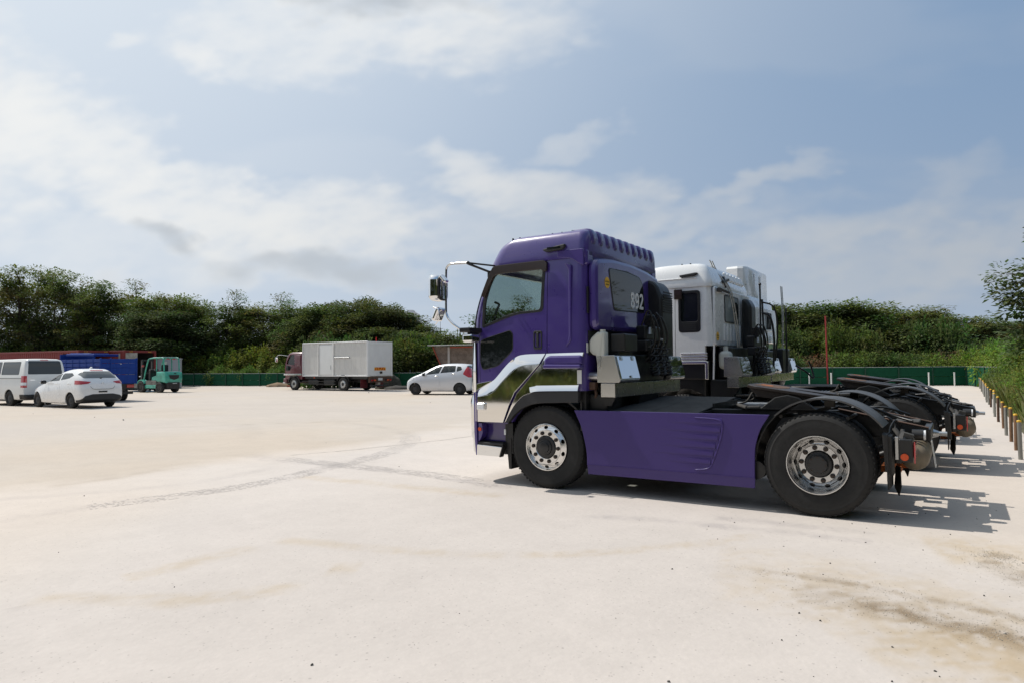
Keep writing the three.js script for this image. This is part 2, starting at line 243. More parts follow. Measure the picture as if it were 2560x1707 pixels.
// ---------- ground: pale lime-stabilised yard, tyre marks and dirt as matter on it ----------
const polyDist = (pts, x, z) => { let b = 1e9, bt = 0; for (let i = 0; i < pts.length - 1; i++) { const [ax, az] = pts[i], [bx, bz] = pts[i + 1], dx = bx - ax, dz = bz - az, t = Math.max(0, Math.min(1, ((x - ax) * dx + (z - az) * dz) / (dx * dx + dz * dz))), d = Math.hypot(x - ax - t * dx, z - az - t * dz); if (d < b) { b = d; bt = (i + t) / (pts.length - 1); } } return [b, bt]; };
const smoothLine = (pts, n = 8) => curve2(pts, n);
{
  const grad = (lo, a, b, hi, s, gr) => { const o = []; let v = a, st = s; while (v > lo) { o.unshift(v); st *= gr; v -= st; } o.unshift(lo); for (v = a + s; v < b; v += s) o.push(v); st = s; while (v < hi) { o.push(v); st *= gr; v += st; } o.push(hi); return o; };
  const xs = grad(-420, -5.5, 7.5, 420, .045, 1.045), zs = grad(-600, -12.5, -2, 60, .045, 1.035), nx = xs.length, nz = zs.length;
  // [points, half width, tone r,g,b at full strength, strength]
  const marks = GROUND_MARKS.map((m) => ({ pts: smoothLine(m[0]), w: m[1], c: m[2], s: m[3], box: [Math.min(...m[0].map((p) => p[0])) - m[1] * 2.5, Math.max(...m[0].map((p) => p[0])) + m[1] * 2.5, Math.min(...m[0].map((p) => p[1])) - m[1] * 2.5, Math.max(...m[0].map((p) => p[1])) + m[1] * 2.5] }));
  const pos = new Float32Array(nx * nz * 3), col = new Float32Array(nx * nz * 3), uv = new Float32Array(nx * nz * 2), nor = new Float32Array(nx * nz * 3), idx = [];
  for (let j = 0; j < nz; j++) for (let i = 0; i < nx; i++) {
    const x = xs[i], z = zs[j], k = j * nx + i; pos[k * 3] = x; pos[k * 3 + 2] = z; nor[k * 3 + 1] = 1; uv[k * 2] = x; uv[k * 2 + 1] = z;
    const a = fbm(x * .16 + 50, z * .16 + 20, 4), b = fbm(x * .7 + 9, z * .7 + 70, 4), d = fbm(x * .05 + 3, z * .05, 3);
    let t = .93 + .09 * (b - .5) + .12 * (a - .5) + .08 * (d - .5), r = t, g = t * (.995 - .03 * (sstep(.45, .75, a))), bl = t * (.985 - .075 * sstep(.42, .75, a));
    // older, browner fill beyond the seam that crosses the yard
    { let zs = YARD_SEAM[0][1]; for (let q = 0; q < YARD_SEAM.length - 1; q++) { const [ax, az] = YARD_SEAM[q], [bx, bz] = YARD_SEAM[q + 1]; if ((x >= ax || q === 0) && (x < bx || q === YARD_SEAM.length - 2)) zs = az + (bz - az) * (x - ax) / (bx - ax); } const e = sstep(1.0, -1.4, z - zs + (b - .5) * 3.4) * (.75 + .5 * (a - .3)); r *= 1 - .125 * e; g *= 1 - .15 * e; bl *= 1 - .2 * e; }
    for (const m of marks) {
      if (x < m.box[0] || x > m.box[1] || z < m.box[2] || z > m.box[3]) continue;
      const [dist, tt] = polyDist(m.pts, x, z); if (dist > m.w * 2.2) continue;
      const n = fbm(x * 3.1, z * 3.1, 5) * .6 + vnoise(x * 17, z * 17) * .4, e = m.s * sstep(m.w * (1.1 + n), m.w * .25, dist) * sstep(0, .08, tt) * sstep(1, .92, tt) * (.35 + 1.1 * sstep(.3, .7, n));
      r *= 1 - e * (1 - m.c[0]); g *= 1 - e * (1 - m.c[1]); bl *= 1 - e * (1 - m.c[2]);
    }
    col[k * 3] = r; col[k * 3 + 1] = g; col[k * 3 + 2] = bl;
  }
  for (let j = 0; j < nz - 1; j++) for (let i = 0; i < nx - 1; i++) { const a = j * nx + i, b = a + 1, c = a + nx, d = c + 1; idx.push(a, c, b, b, c, d); }
  const g = new THREE.BufferGeometry(); g.setAttribute('position', new THREE.BufferAttribute(pos, 3)); g.setAttribute('normal', new THREE.BufferAttribute(nor, 3)); g.setAttribute('uv', new THREE.BufferAttribute(uv, 2)); g.setAttribute('color', new THREE.BufferAttribute(col, 3)); g.setIndex(idx);
  const r = rng(5), grit = new Float32Array(1024 * 1024);
  for (let k = 0; k < 2600; k++) { const cx = r() * 1024, cy = r() * 1024, R0 = .6 + r() * r() * 2.2, v = r() < .75 ? -.5 - r() * .35 : .12; for (let y = -4; y <= 4; y++) for (let x = -4; x <= 4; x++) if (Math.hypot(x, y) < R0) grit[((cy + y + 1024 | 0) % 1024) * 1024 + ((cx + x + 1024 | 0) % 1024)] = v; }
  const map = tex(1024, (u, v, x, y) => { const n = tfbm(u, v, 12, 7, 21), m = tfbm(u, v, 90, 3, 22), s = .9 + .09 * (n - .5) + .07 * (m - .5) + grit[y * 1024 + x] * .32; return [s, s * .985, s * .955]; }, 1 / 3.1);
  const bump = tex(1024, (u, v, x, y) => .5 * tfbm(u, v, 24, 6, 23) + .3 * tfbm(u, v, 128, 2, 24) - grit[y * 1024 + x] * .15, 1 / 3.1);
  const m = new THREE.MeshStandardMaterial({ color: lin(.61, .562, .532), roughness: .93, map, bumpMap: bump, bumpScale: .004, vertexColors: true });
  const o = mesh('ground', g, m, scene); o.userData.kind = 'structure'; o.userData.label = 'pale dusty yard surface with faint tyre marks';
}
console.log('ground', performance.now() | 0);
// ---------- shared running gear of the tractor units (x forward from the rear axle, y up, z across, near side -z) ----------
const AX = M4([0, 0, 0], [Math.PI / 2, 0, 0]);
const TYRE = (() => { const w = .275, t = [[.297, .03], [.305, .012], [.33, .004], [.37, .001], [.42, -.002], [.455, .003], [.462, .001], [.49, .012], [.508, .022], [.519, .034], [.525, .05]];
  for (const h of [.085, .135, .185]) t.push([.525, h - .008], [.512, h - .006], [.512, h + .006], [.525, h + .008]);
  t.push([.525, w - .05], [.519, w - .034], [.5, w - .016], [.455, w - .003], [.37, w], [.305, w - .012], [.297, w - .03]); const m = mb().lathe(t, AX, 72, .6);
  for (let k = 0; k < 60; k++) { const a = k / 60 * Math.PI * 2; m.box(.012, .022, .035, .516 * Math.cos(a), .516 * Math.sin(a), .034, 0, [0, 0, a]); m.box(.012, .022, .035, .516 * Math.cos(a), .516 * Math.sin(a), w - .034, 0, [0, 0, a]); }
  return m.geo(); })();
const circle = (r, n = 20, cx = 0, cy = 0, ph = 0) => Array.from({ length: n }, (_, i) => [cx + r * Math.cos(ph + i / n * 2 * Math.PI), cy + r * Math.sin(ph + i / n * 2 * Math.PI)]);
const holesAt = (rad, n, r1, r2, ph) => Array.from({ length: n }, (_, k) => { const a = ph + k / n * 2 * Math.PI; return Array.from({ length: 14 }, (_, i) => { const t = -i / 14 * 2 * Math.PI, u = rad + r1 * Math.cos(t), v = r2 * Math.sin(t); return [u * Math.cos(a) - v * Math.sin(a), u * Math.sin(a) + v * Math.cos(a)]; }); });
const rimFront = mb().lathe([[.298, .035], [.3, .012], [.297, -.004], [.288, -.006], [.281, .004], [.277, .02], [.276, .2]], AX, 64)
  .ext(circle(.277, 64), 0, .01, 0, [circle(.216, 64).reverse(), ...holesAt(.249, 10, .02, .03, .3)], (x, y) => .012 - .45 * (.277 - Math.hypot(x, y)) + .012)
  .lathe([[.217, .0], [.216, -.006], [.214, -.009], [.15, -.009], [.143, -.004], [.142, .05]], AX, 64).geo();
const rimRear = mb().lathe([[.298, .035], [.301, .01], [.297, -.008], [.288, -.008], [.282, .004], [.279, .03], [.272, .075], [.262, .15], [.258, .22]], AX, 64)
  .ext(circle(.262, 64), 0, .01, 0, [circle(.198, 64).reverse(), ...holesAt(.232, 10, .019, .029, 0)], (x, y) => .158 - .55 * (.262 - Math.hypot(x, y)))
  .lathe([[.199, .13], [.198, .118], [.192, .112], [.14, .112], [.134, .118], [.133, .18]], AX, 64).geo();
const drum = mb().cyl(.235, .12, 0, 0, .2, 'z', .235, 32).geo();
const hubFront = mb().lathe([[.138, .03], [.138, -.012], [.13, -.018], [.1, -.02], [.094, -.038], [.07, -.043], [.066, -.056], [.05, -.06], [0, -.06]], AX, 40).geo();
const hubRear = mb().lathe([[.128, .15], [.128, .075], [.12, .066], [.098, .062], [.094, .03], [.088, .02], [0, .018]], AX, 40).geo();
const nutGeo = mb().lathe([[.025, .004], [.025, -.012], [.02, -.022], [.012, -.026], [0, -.027]], AX, 14).geo();
const capBolt = mb().lathe([[.009, .004], [.009, -.006], [0, -.008]], AX, 8).geo();
const nutMat = mat(lin(.045, .033, .026), .45, .5, { roughnessMap: nRough });
function wheel(parent, x, z, rear, near, only) {
  const w = part('wheel', parent); w.position.set(x, .525, z); w.rotation.y = near ? 0 : Math.PI; w.rotation.order = 'YXZ';
  mesh('tyre', TYRE, MAT.rubber, w); mesh('rim', rear ? rimRear : rimFront, rear ? MAT.rimRear : MAT.alu, w); mesh('brake_drum', drum, MAT.frame, w);
  if (only) return w;
  mesh('hub', rear ? hubRear : hubFront, MAT.hub, w);
  for (let k = 0; k < 10; k++) { const a = (rear ? 1.35 : .05) + k / 10 * 2 * Math.PI, m = mesh('wheel_nut', nutGeo, nutMat, w); m.position.set((rear ? .169 : .18) * Math.cos(a), (rear ? .169 : .18) * Math.sin(a), rear ? .113 : -.008); }
  if (rear) for (let k = 0; k < 8; k++) { const a = k / 8 * 2 * Math.PI, m = mesh('hub_bolt', capBolt, nutMat, w); m.position.set(.078 * Math.cos(a), .078 * Math.sin(a), .02); }
  return w;
}
const arcPts = (cx, cy, r, a0, a1, n) => Array.from({ length: n + 1 }, (_, i) => { const a = R(a0 + (a1 - a0) * i / n); return [cx + r * Math.cos(a), cy + r * Math.sin(a)]; });
const YZ = (x) => M4([x, 0, 0], [0, -Math.PI / 2, 0]);     // outline drawn as (z, y), thickness towards -x
const XZ = (y) => M4([0, y, 0], [Math.PI / 2, 0, 0]);       // outline drawn as (x, z), thickness downwards
function chassis(t, o = {}) {
  const rail = [[4.2, .98], [.2, 1.03], [-.12, 1.04], [-.95, .872], [-.95, .75], [-.3, .77], [4.2, .74]];
  for (const s of [-1, 1]) { const f = mb().ext(rail, s * .42 - .04, s * .42 + .04, .006).build('frame_rail', MAT.frame, t); mb().ext([[-.1, 1.05], [-.95, .877], [-.95, .885], [-.1, 1.058]], s * .42 - .05, s * .42 + .05).build('rail_edge', o.edge ?? MAT.rust, f); }
  mb().span(-.97, .74, -.46, -.90, .868, .46, .01).span(-.6, .78, -.38, -.5, .88, .38).cyl(.07, 1.9, 0, .525, 0, 'z').ball(.2, 0, .55, 0, [1.1, 1, 1]).rod([.25, .6, 0], [2.6, .75, 0], .05).span(.9, .78, -.38, 1.0, .9, .38).build('cross_member', MAT.frame, t);
  mb().span(-.86, .9, -.2, -.62, .925, .2, .01).build('rear_cover_plate', MAT.dusty, t);
  // springs and dampers
  for (const s of [-1, 1]) mb().tube([[.75, .62, s * .5], [.0, .42, s * .5], [-.7, .66, s * .5]], .035).cyl(.13, .2, .32, .7, s * .52).build('suspension', MAT.frame, t);
  wheel(t, 0, -1.22, true, true); wheel(t, 0, 1.22, true, false); wheel(t, 0, -.92, true, true, true); wheel(t, 0, .92, true, false, true);
  // rear fenders with their brackets
  for (const s of [-1, 1]) {
    const pr = [...arcPts(-.06, .525, .68, 46, 143, 22), ...arcPts(-.06, .525, .668, 143, 46, 22)];
    const f = mb().ext(pr, s > 0 ? .62 : -1.2, s > 0 ? 1.2 : -.62, .003).build('fender', MAT.fender, t);
    const lip = [...arcPts(-.06, .525, .681, 46, 143, 22), ...arcPts(-.06, .525, .664, 143, 46, 22)];
    mb().ext(lip, s * 1.2 - .006, s * 1.2 + .006).build('fender_lip', MAT.fender, f);
    mb().ext([...arcPts(-.05, .525, .665, -2, 46, 10), ...arcPts(-.05, .525, .655, 46, -2, 10)], s > 0 ? .6 : -1.17, s > 0 ? 1.17 : -.6).build('mud_guard', MAT.black, t);
    mb().rod([-.28, 1.0, s * .46], [-.28, 1.0, s * 1.12], .018).rod([.32, .98, s * .46], [.36, 1.0, s * 1.12], .018).box(.1, .07, .08, -.1, 1.14, s * 1.0, .01).beam([-.1, 1.1, s * .95], [.25, .98, s * .95], .03, .04).build('fender_bracket', MAT.dusty, t);
    // flaps and lamp cluster
    mb().extM([[-.29, .86], [.29, .86], [.29, .3], [-.22, .32], [-.29, .42]], .012, M4([-.62, 0, s * .91], [0, -Math.PI / 2, 0])).build('mud_flap', MAT.rubber, t);
    mb().ext([[-.66, .84], [-.58, .86], [-.6, .5], [-.67, .46]], s * 1.02 - .12, s * 1.02 + .12, .01).build('rear_guard', MAT.dusty, t);
    const lb = mb().span(-.84, .6, s * .98 - .17, -.72, .82, s * .98 + .17, .012).build('lamp_box', MAT.black, t);
    mb().span(-.862, .64, s * .98 - .15, -.845, .78, s * .98 + .15, .005).build('rear_lamp', MAT.redLamp, lb);
    mb().cyl(.034, .016, -.77, .65, s * 1.158, 'z').build('side_reflector', MAT.orange, lb);
    mb().span(-.86, .595, s * 1.155 - .004, -.85, .8, s * 1.155 + .004).build('lamp_edge', MAT.redLamp, lb);
    mb().tube([[-.66, .88, s * .75], [-.7, .8, s * .8], [-.69, .62, s * .84]], .03).build('bent_pipe', MAT.dusty, t);
    mb().cyl(.05, .22, -.68, .66, s * .82, 'y', .04).build('strap_weight', MAT.frame, t);
    mb().extM([[-.04, .5], [.05, .5], [.09, .28], [.0, .2], [-.05, .3]], .01, M4([-.68, 0, s * .7], [0, -Math.PI / 2 + .5, 0])).build('torn_flap', MAT.rubber, t);
  }
  mb().cyl(.055, .1, -.86, .82, -.62, 'x').build('work_lamp', MAT.frame, t);
  for (const s of [-1, 1]) { mb().beam([-.72, .84, s * .5], [-.74, .8, s * 1.1], .04, .05, .006).build('lamp_bracket', MAT.dusty, t); mb().tube([[-.7, .9, s * .5], [-.66, .96, s * .62], [-.62, .86, s * .8], [-.68, .78, s * .95]], .009).build('lamp_cable', MAT.black, t); mb().tube([[-.5, .95, s * .5], [-.58, .99, s * .56], [-.66, .9, s * .58], [-.6, .74, s * .66]], .011).build('brake_hose', MAT.black, t); mb().span(-.72, .62, s * 1.13 - .01, -.69, .84, s * 1.13 + .01, .004).build('lamp_edge_plate', MAT.aluDull, t); mb().box(.09, .05, .07, -.8, .845, s * 1.03, .008, [0, 0, .3]).build('lamp_top', MAT.dusty, t); }
  mb().box(.12, .08, .14, -.45, 1.0, .0, .01).build('valve', MAT.dusty, t); mb().cyl(.07, .16, -.3, .86, .2, 'z').build('brake_chamber', MAT.frame, t); mb().cyl(.07, .16, -.3, .86, -.2, 'z').build('brake_chamber', MAT.frame, t);
  mb().cyl(.05, .02, -.921, .82, -.62, 'x', .05).build('lamp_lens', MAT.clearLamp, t);
  mb().cyl(.06, .08, -.98, .76, .3, 'x', .03).cyl(.025, .1, -1.05, .76, .3, 'x').build('trailer_coupling', MAT.aluDull, t);
  const at = mb().add(toCreasedNormals(new THREE.CapsuleGeometry(.135, .62, 10, 28), .6), M4([-.83, .6, -.33], [Math.PI / 2, 0, 0])); at.build('air_tank', o.tankMat ?? MAT.oldTank, t);
  mb().span(-.85, .46, -.5, -.66, .5, -.1).span(-.7, .42, -.62, -.52, .48, -.3).build('tow_bracket', MAT.rustBright, t);
  if (o.plate !== false) mb().box(.01, .3, .17, -.965, .52, .42, .004, [0, 0, -.12]).build('number_plate', MAT.label, t);
  // fifth wheel: horseshoe plate tilted back on its pedestals
  const fw = [[.92, -.18], [.9, -.36], [.78, -.44], [.1, -.45], [.02, -.38], [-.02, -.24], [.12, -.13], [.38, -.06], [.44, 0], [.38, .06], [.12, .13], [-.02, .24], [.02, .38], [.1, .45], [.78, .44], [.9, .36], [.92, .18]];
  const plateM = new THREE.Matrix4().makeTranslation(.42, 1.245, 0).multiply(new THREE.Matrix4().makeRotationZ(R(8))).multiply(new THREE.Matrix4().makeTranslation(-.42, .0, 0)).multiply(XZ(.0));
  const plate = mb().extM(roundPoly(fw.map((p) => [p[0], p[1]]), .05), .035, plateM, .006).build('fifth_wheel_plate', MAT.grease, t);
  mb().extM(roundPoly([[.55, -.3], [.85, -.25], [.85, .25], [.55, .3], [.5, .1], [.5, -.1]], .04), .004, plateM.clone().premultiply(new THREE.Matrix4().makeTranslation(0, .0035, 0))).build('worn_patch', MAT.rust, plate);
  mb().extM(roundPoly([[.66, -.11], [.8, -.1], [.8, .02], [.68, .03]], .03), .004, plateM.clone().premultiply(new THREE.Matrix4().makeTranslation(0, .0062, 0))).build('rust_patch', MAT.rustBright, plate);
  for (const s of [-1, 1]) { mb().extM([[.86, -.03], [.1, -.03], [.2, -.12], [.75, -.12]], .02, new THREE.Matrix4().makeTranslation(.42, 1.245, s * .4).multiply(new THREE.Matrix4().makeRotationZ(R(8))).multiply(new THREE.Matrix4().makeTranslation(-.42, 0, 0))).build('plate_flange', MAT.grease, plate);
    mb().ext([[.72, 1.04], [.56, 1.17], [.42, 1.2], [.3, 1.17], [.12, 1.04]], s * .42 - .05, s * .42 + .05, .01).build('pedestal', MAT.frame, t); }
  mb().span(.0, 1.03, -.5, .95, 1.042, .5).build('mounting_plate', MAT.frame, t);
  mb().rod([1.0, 1.07, -.4], [.8, 1.06, -.75], .022).rod([.8, 1.06, -.75], [.66, 1.07, -.75], .016).tube([[1.1, 1.05, -.3], [.95, 1.1, -.2], [.9, 1.2, -.1], [.95, 1.12, .2], [1.1, 1.06, .3]], .012).build('release_handle', MAT.dusty, t);
  // air and cable lines behind the axle
  mb().tube([[-.2, 1.05, -.1], [-.4, 1.06, -.2], [-.6, .98, -.15], [-.8, .93, -.25]], .014).build('air_line', MAT.black, t); mb().tube([[-.2, 1.03, .15], [-.5, 1.05, .1], [-.75, .97, .18]], .014).build('air_line', MAT.black, t);
  for (let k = 0; k < 4; k++) mb().cyl(.014, .02, -.66 - k * .07, .83 - k * .012, -.468, 'z').build('frame_bolt', MAT.dusty, t);
}
// stainless locker rail and mirror-polished boxes behind the cab
function lockers(t, o = {}) {
  const beam = mb().span(2.26, 1.165, -1.12, 2.45, 1.335, 1.18, .004).build('locker_rail', MAT.steel, t);
  mb().span(2.262, 1.17, -1.126, 2.448, 1.33, -1.121).build('rail_end_plate', MAT.alu, beam);
  for (const [z0, z1, m] of [[-1.12, -.52, MAT.alu], [.62, 1.2, MAT.alu]]) {
    const b = mb().ext(roundPoly([[2.5, 1.345], [2.21, 1.345], [2.19, 1.372], [2.265, 1.675], [2.5, 1.672]], .004, 1), z0, z1, .003).build('locker', m, t);
    const dir = V(2.262 - 2.192, 1.665 - 1.385, 0), L = dir.length(), an = Math.atan2(dir.y, dir.x);
    const fm = new THREE.Matrix4().makeTranslation(2.188, 1.385, (z0 + z1) / 2).multiply(new THREE.Matrix4().makeRotationZ(an));
    const lid = new MB().add(new RoundedBoxGeometry(L, .016, z1 - z0 - .03, 2, .005), fm.clone().multiply(new THREE.Matrix4().makeTranslation(L / 2, .004, 0))).build('polished_door', MAT.chrome, b);
    for (const q of [-.17, .17]) new MB().add(new RoundedBoxGeometry(.05, .02, .05, 1, .004), fm.clone().multiply(new THREE.Matrix4().makeTranslation(L - .03, .016, q))).build('hinge', MAT.alu, lid);
    new MB().add(new RoundedBoxGeometry(.03, .02, .05, 1, .004), fm.clone().multiply(new THREE.Matrix4().makeTranslation(.025, .016, 0))).build('latch', MAT.chromeSoft, lid);
  }
  mb().ext([[2.44, 1.16], [2.27, 1.16], [2.33, 1.06], [2.42, 1.06]], -1.09, -.95).build('rail_bracket', MAT.frame, t); mb().ext([[2.44, 1.16], [2.27, 1.16], [2.33, 1.0], [2.42, 1.0]], -.3, .3).build('rail_bracket', MAT.frame, t);
  mb().span(2.45, .95, -.9, 2.62, 1.7, .9, .02).build('engine_cover', MAT.black, t);
}
function hoses(t, x, y, o = {}) {
  // coiled susie lines on their stand
  const r = rng(o.seed ?? 3);
  mb().rod([x + .1, 1.1, .1], [x + .1, y + .25, .1], .025).rod([x + .1, 1.1, .4], [x + .1, y + .1, .4], .022).span(x + .05, y - .1, -.1, x + .2, y + .1, .45, .03).span(x, y + .05, .0, x + .12, y + .25, .12, .02).span(x, y - .25, -.2, x + .15, y - .1, -.02, .02).build('hose_stand', MAT.black, t);
  for (let k = 0; k < 3; k++) { const pts = [], zc = -.05 + k * .24, n = 13; for (let i = 0; i <= n * 10; i++) { const a = i / 10 * 2 * Math.PI, u = i / (n * 10); pts.push([x + .0 + .05 * Math.cos(a) - .06 * Math.sin(u * Math.PI), y - .1 - .42 * Math.sin(u * Math.PI) - .06 * u + .02 * Math.sin(a), zc + .05 * Math.sin(a) + (u - .5) * .16]); }
    const c = new THREE.CatmullRomCurve3(pts.map((p) => V(...p))); mb().add(new THREE.TubeGeometry(c, n * 14, .01, 6)).build('coiled_hose', MAT.black, t); }
  for (let k = 0; k < 4; k++) mb().tube([[x + .1, y + .1, -.12 + k * .13], [x - .02, y + .22 + .1 * r(), -.15 + k * .14], [x - .08, y - .1, -.1 + k * .15], [x + .1, y - .45, -.1 + k * .12]], .014).build('air_hose', MAT.black, t);
  mb().cyl(.03, .09, x - .04, y + .02, -.18, 'y', .02).build('hose_coupler', MAT.aluDull, t); mb().cyl(.03, .07, x - .05, y - .1, .2, 'x').build('hose_coupler', MAT.aluDull, t);
}
const OTRUCK = (zn, xo) => V(3.0818, 0, -6.9519).addScaledVector(SIDE, zn + 1.22).addScaledVector(FWD, xo).toArray();
const sticker = (t, x, y, z, r) => { const s = mb().extM(circle(r, 28, z, y), .003, YZ(x), 0).build('round_sticker', MAT.yellow, t); const k = mb(); for (let i = 0; i < 4; i++) for (const [dz, dy, w, h] of [[0, .004, .022, .003], [0, .016, .018, .003], [-.006, .01, .003, .02], [.007, .008, .003, .018]]) k.box(.002, h, w, x - .004, y + .003 + dy, z - .045 + i * .03 + dz); for (let i = 0; i < 3; i++) for (const [dz, dy, w, h] of [[0, .004, .02, .003], [0, .014, .022, .003], [-.004, .009, .003, .02], [.008, .011, .003, .014]]) k.box(.002, h, w, x - .004, y - .034 + dy, z - .03 + i * .03 + dz); k.build('lettering', MAT.ink, s); };

// ---------- purple tractor unit ----------
const purple = thing('tractor_truck', 'purple cab tractor truck with chrome trim and 892 on its rear window', 'truck', OTRUCK(0, 0), TH, 'tractor units parked in a row');
{
  const t = purple, N = -1.22;
  chassis(t); lockers(t); hoses(t, 2.22, 1.98);
  wheel(t, 3.18, N, false, true); wheel(t, 3.18, -N, false, false);
  mb().cyl(.06, 2.0, 3.18, .5, 0, 'z').span(3.1, .42, -.5, 3.26, .52, .5, .03).build('front_axle', MAT.frame, t);
  // cab shell
  const rows = [[.82, 2.62, 4.40, 1.2, .24, .1], [1.2, 2.62, 4.43, 1.22, .24, .1], [1.9, 2.62, 4.43, 1.22, .24, .1], [2.2, 2.62, 4.40, 1.215, .24, .1], [2.43, 2.62, 4.345, 1.208, .24, .1], [2.62, 2.62, 4.27, 1.2, .24, .1], [2.76, 2.62, 4.19, 1.192, .24, .1], [2.92, 2.62, 4.09, 1.185, .24, .1]];
  const shrink = (k) => rows.map(([y, a, b, w, f, r], i) => [i === 0 ? y - .05 : i === rows.length - 1 ? y - k : y, a + k, b - k, w - k, f - k * .5, Math.max(.03, r - k * .5)]);
  const winPts = roundPoly([[4.125, 2.1, .03], [4.115, 2.4, .1], [4.03, 2.64, .1], [3.94, 2.79, .08], [3.22, 2.81, .05], [3.25, 2.27, .05], [3.6, 2.255, .2], [3.75, 2.225, .2], [3.95, 2.16, .2]], .05, 5);
  const winOut = roundPoly([[4.165, 2.06, .04], [4.155, 2.45, .1], [4.07, 2.68, .1], [3.97, 2.86, .08], [3.175, 2.875, .05], [3.205, 2.24, .06], [3.59, 2.222, .2], [3.74, 2.19, .2], [3.94, 2.125, .2]], .05, 5);
  const wScreen = prism([[4.6, 2.0], [3.9, 2.0], [3.9, 2.82], [4.6, 2.82]], -1.0, 1.0);
  const shell = cut(loftY(rows, 8), loftY(shrink(.06), 5), prism(winOut, -2, 2), wScreen, prism(arcPts(3.18, .525, .6, 0, 360, 28), -2, 2), mb().span(2.4, .7, -1.5, 3.05, 1.24, 1.5).g[0]);
  const doorPts = roundPoly([[4.2, 1.31], [4.212, 2.0, .2], [4.205, 2.2, .2], [4.155, 2.43, .2], [4.075, 2.66, .1], [3.98, 2.86, .08], [3.9, 2.895, .05], [3.2, 2.9, .03], [3.15, 2.87, .03], [3.155, 1.69, 0], [3.48, 1.68, .05], [3.62, 1.65, .05], [3.77, 1.55, .1], [3.95, 1.37, .1], [4.01, 1.31, .05]], .03, 4);
  const grow = (pts, k) => { const c = pts.reduce((s, p) => [s[0] + p[0] / pts.length, s[1] + p[1] / pts.length], [0, 0]); return pts.map((p) => { const d = Math.hypot(p[0] - c[0], p[1] - c[1]); return [p[0] + (p[0] - c[0]) / d * k, p[1] + (p[1] - c[1]) / d * k]; }); };
  const cabG = cut(shell, prism(grow(doorPts, .011), -1.6, -.9));
  const cab = mb().add(cabG.geometry).build('cab', MAT.purple, t);
  const door = mb().add(csg(shell, prism(doorPts, -1.6, -.9), INTERSECTION).geometry).build('door', MAT.purple, t);
  const zn = (y) => -(y < 2.2 ? 1.22 : y < 2.62 ? mix(1.215, 1.2, (y - 2.2) / .42) : mix(1.2, 1.187, (y - 2.62) / .3));
  for (const s of [-1, 1]) {
    const pr = s < 0 ? door : t;
    mb().ext(winOut, -.012, .012, .004, [winPts.slice().reverse()], (x, y) => s < 0 ? zn(y) + .006 : -zn(y) - .006).build('window_seal', MAT.black, pr);
    mb().ext(grow(winPts, .01), -.003, .003, 0, [], (x, y) => s * (-zn(y) - .03)).build('window_glass', MAT.glass, pr);
  }
  // smoked rain visor along the window head
  const vo = [[4.165, 2.5], [4.075, 2.7], [3.985, 2.87], [3.93, 2.892], [3.19, 2.9], [3.135, 2.862], [3.14, 2.745]], vi = [[3.2, 2.755], [3.22, 2.782], [3.88, 2.775], [3.96, 2.75], [4.03, 2.63], [4.1, 2.46]];
  mb().ext(roundPoly([...vo, ...vi], .02, 3), -.035, -.005, .008, [], (x, y) => zn(y) - .012).build('rain_visor', MAT.smoke, door);
  const q = roundPoly([[4.185, 1.9], [3.72, 2.015], [3.678, 1.975], [3.674, 1.765], [3.91, 1.563], [4.16, 1.508], [4.19, 1.62]], .05, 4);
  mb().ext(grow(q, .012), N - .005, N + .02, .004, [q.slice().reverse()]).build('window_seal', MAT.black, door);
  mb().ext(q, N - .001, N + .018, .002).build('lower_window', MAT.darkGlass, door);
  const hd = mb().ext(roundPoly(rect(3.222, 1.762, 3.348, 1.997), .025), N - .012, N + .01, .005, [roundPoly(rect(3.238, 1.79, 3.332, 1.98), .02).reverse()]).build('door_handle', MAT.plastic, door);
  mb().span(3.236, 1.788, N + .001, 3.334, 1.982, N + .01).build('handle_recess', MAT.black, hd); mb().span(3.268, 1.8, N - .02, 3.302, 1.975, N - .004, .006).build('handle_bar', MAT.plastic, hd);
  // windscreen, interior
  mb().ext([[4.44, 1.98], [4.43, 1.98], [4.1, 2.84], [4.11, 2.84]], -1.02, 1.02).build('windscreen', MAT.tint, t);
  mb().span(3.95, 1.75, -1.1, 4.3, 2.12, 1.1, .06).build('dashboard', MAT.seat, t);
  mb().span(2.72, 1.6, -1.1, 3.1, 2.86, -.35, .05).span(2.72, 1.6, .35, 3.1, 2.86, 1.1, .05).build('sleeper_partition', MAT.seat, t);
  for (const s of [-1, 1]) mb().box(.5, .14, .52, 3.35, 1.78, s * .62, .05).box(.14, .42, .5, 3.08, 2.0, s * .62, .05, [0, 0, .15]).build('seat', MAT.seat, t);
  mb().add(new THREE.TorusGeometry(.22, .018, 8, 28), M4([3.9, 2.16, .62], [0, Math.PI / 2 + .0, 0])).build('steering_wheel', MAT.plastic, t);
  mb().tube([[4.1, 2.05, -1.08], [4.02, 2.3, -1.08], [3.98, 2.38, -1.08], [4.06, 2.42, -1.06]], .016).build('grab_handle', MAT.plastic, t);
  mb().box(.18, .06, .1, 3.33, 2.78, -.7, .02).box(.14, .1, .09, 3.36, 2.7, -.7, .03).tube([[3.36, 2.66, -.7], [3.3, 2.6, -.7], [3.26, 2.63, -.7]], .018).build('overhead_monitor', MAT.plastic, t);
  mb().span(3.12, 2.25, -1.1, 3.17, 2.85, -1.05, .01).tube([[3.2, 2.84, -1.1], [3.19, 2.6, -1.1], [3.16, 2.3, -1.1]], .03).build('curtain', MAT.seat, t);
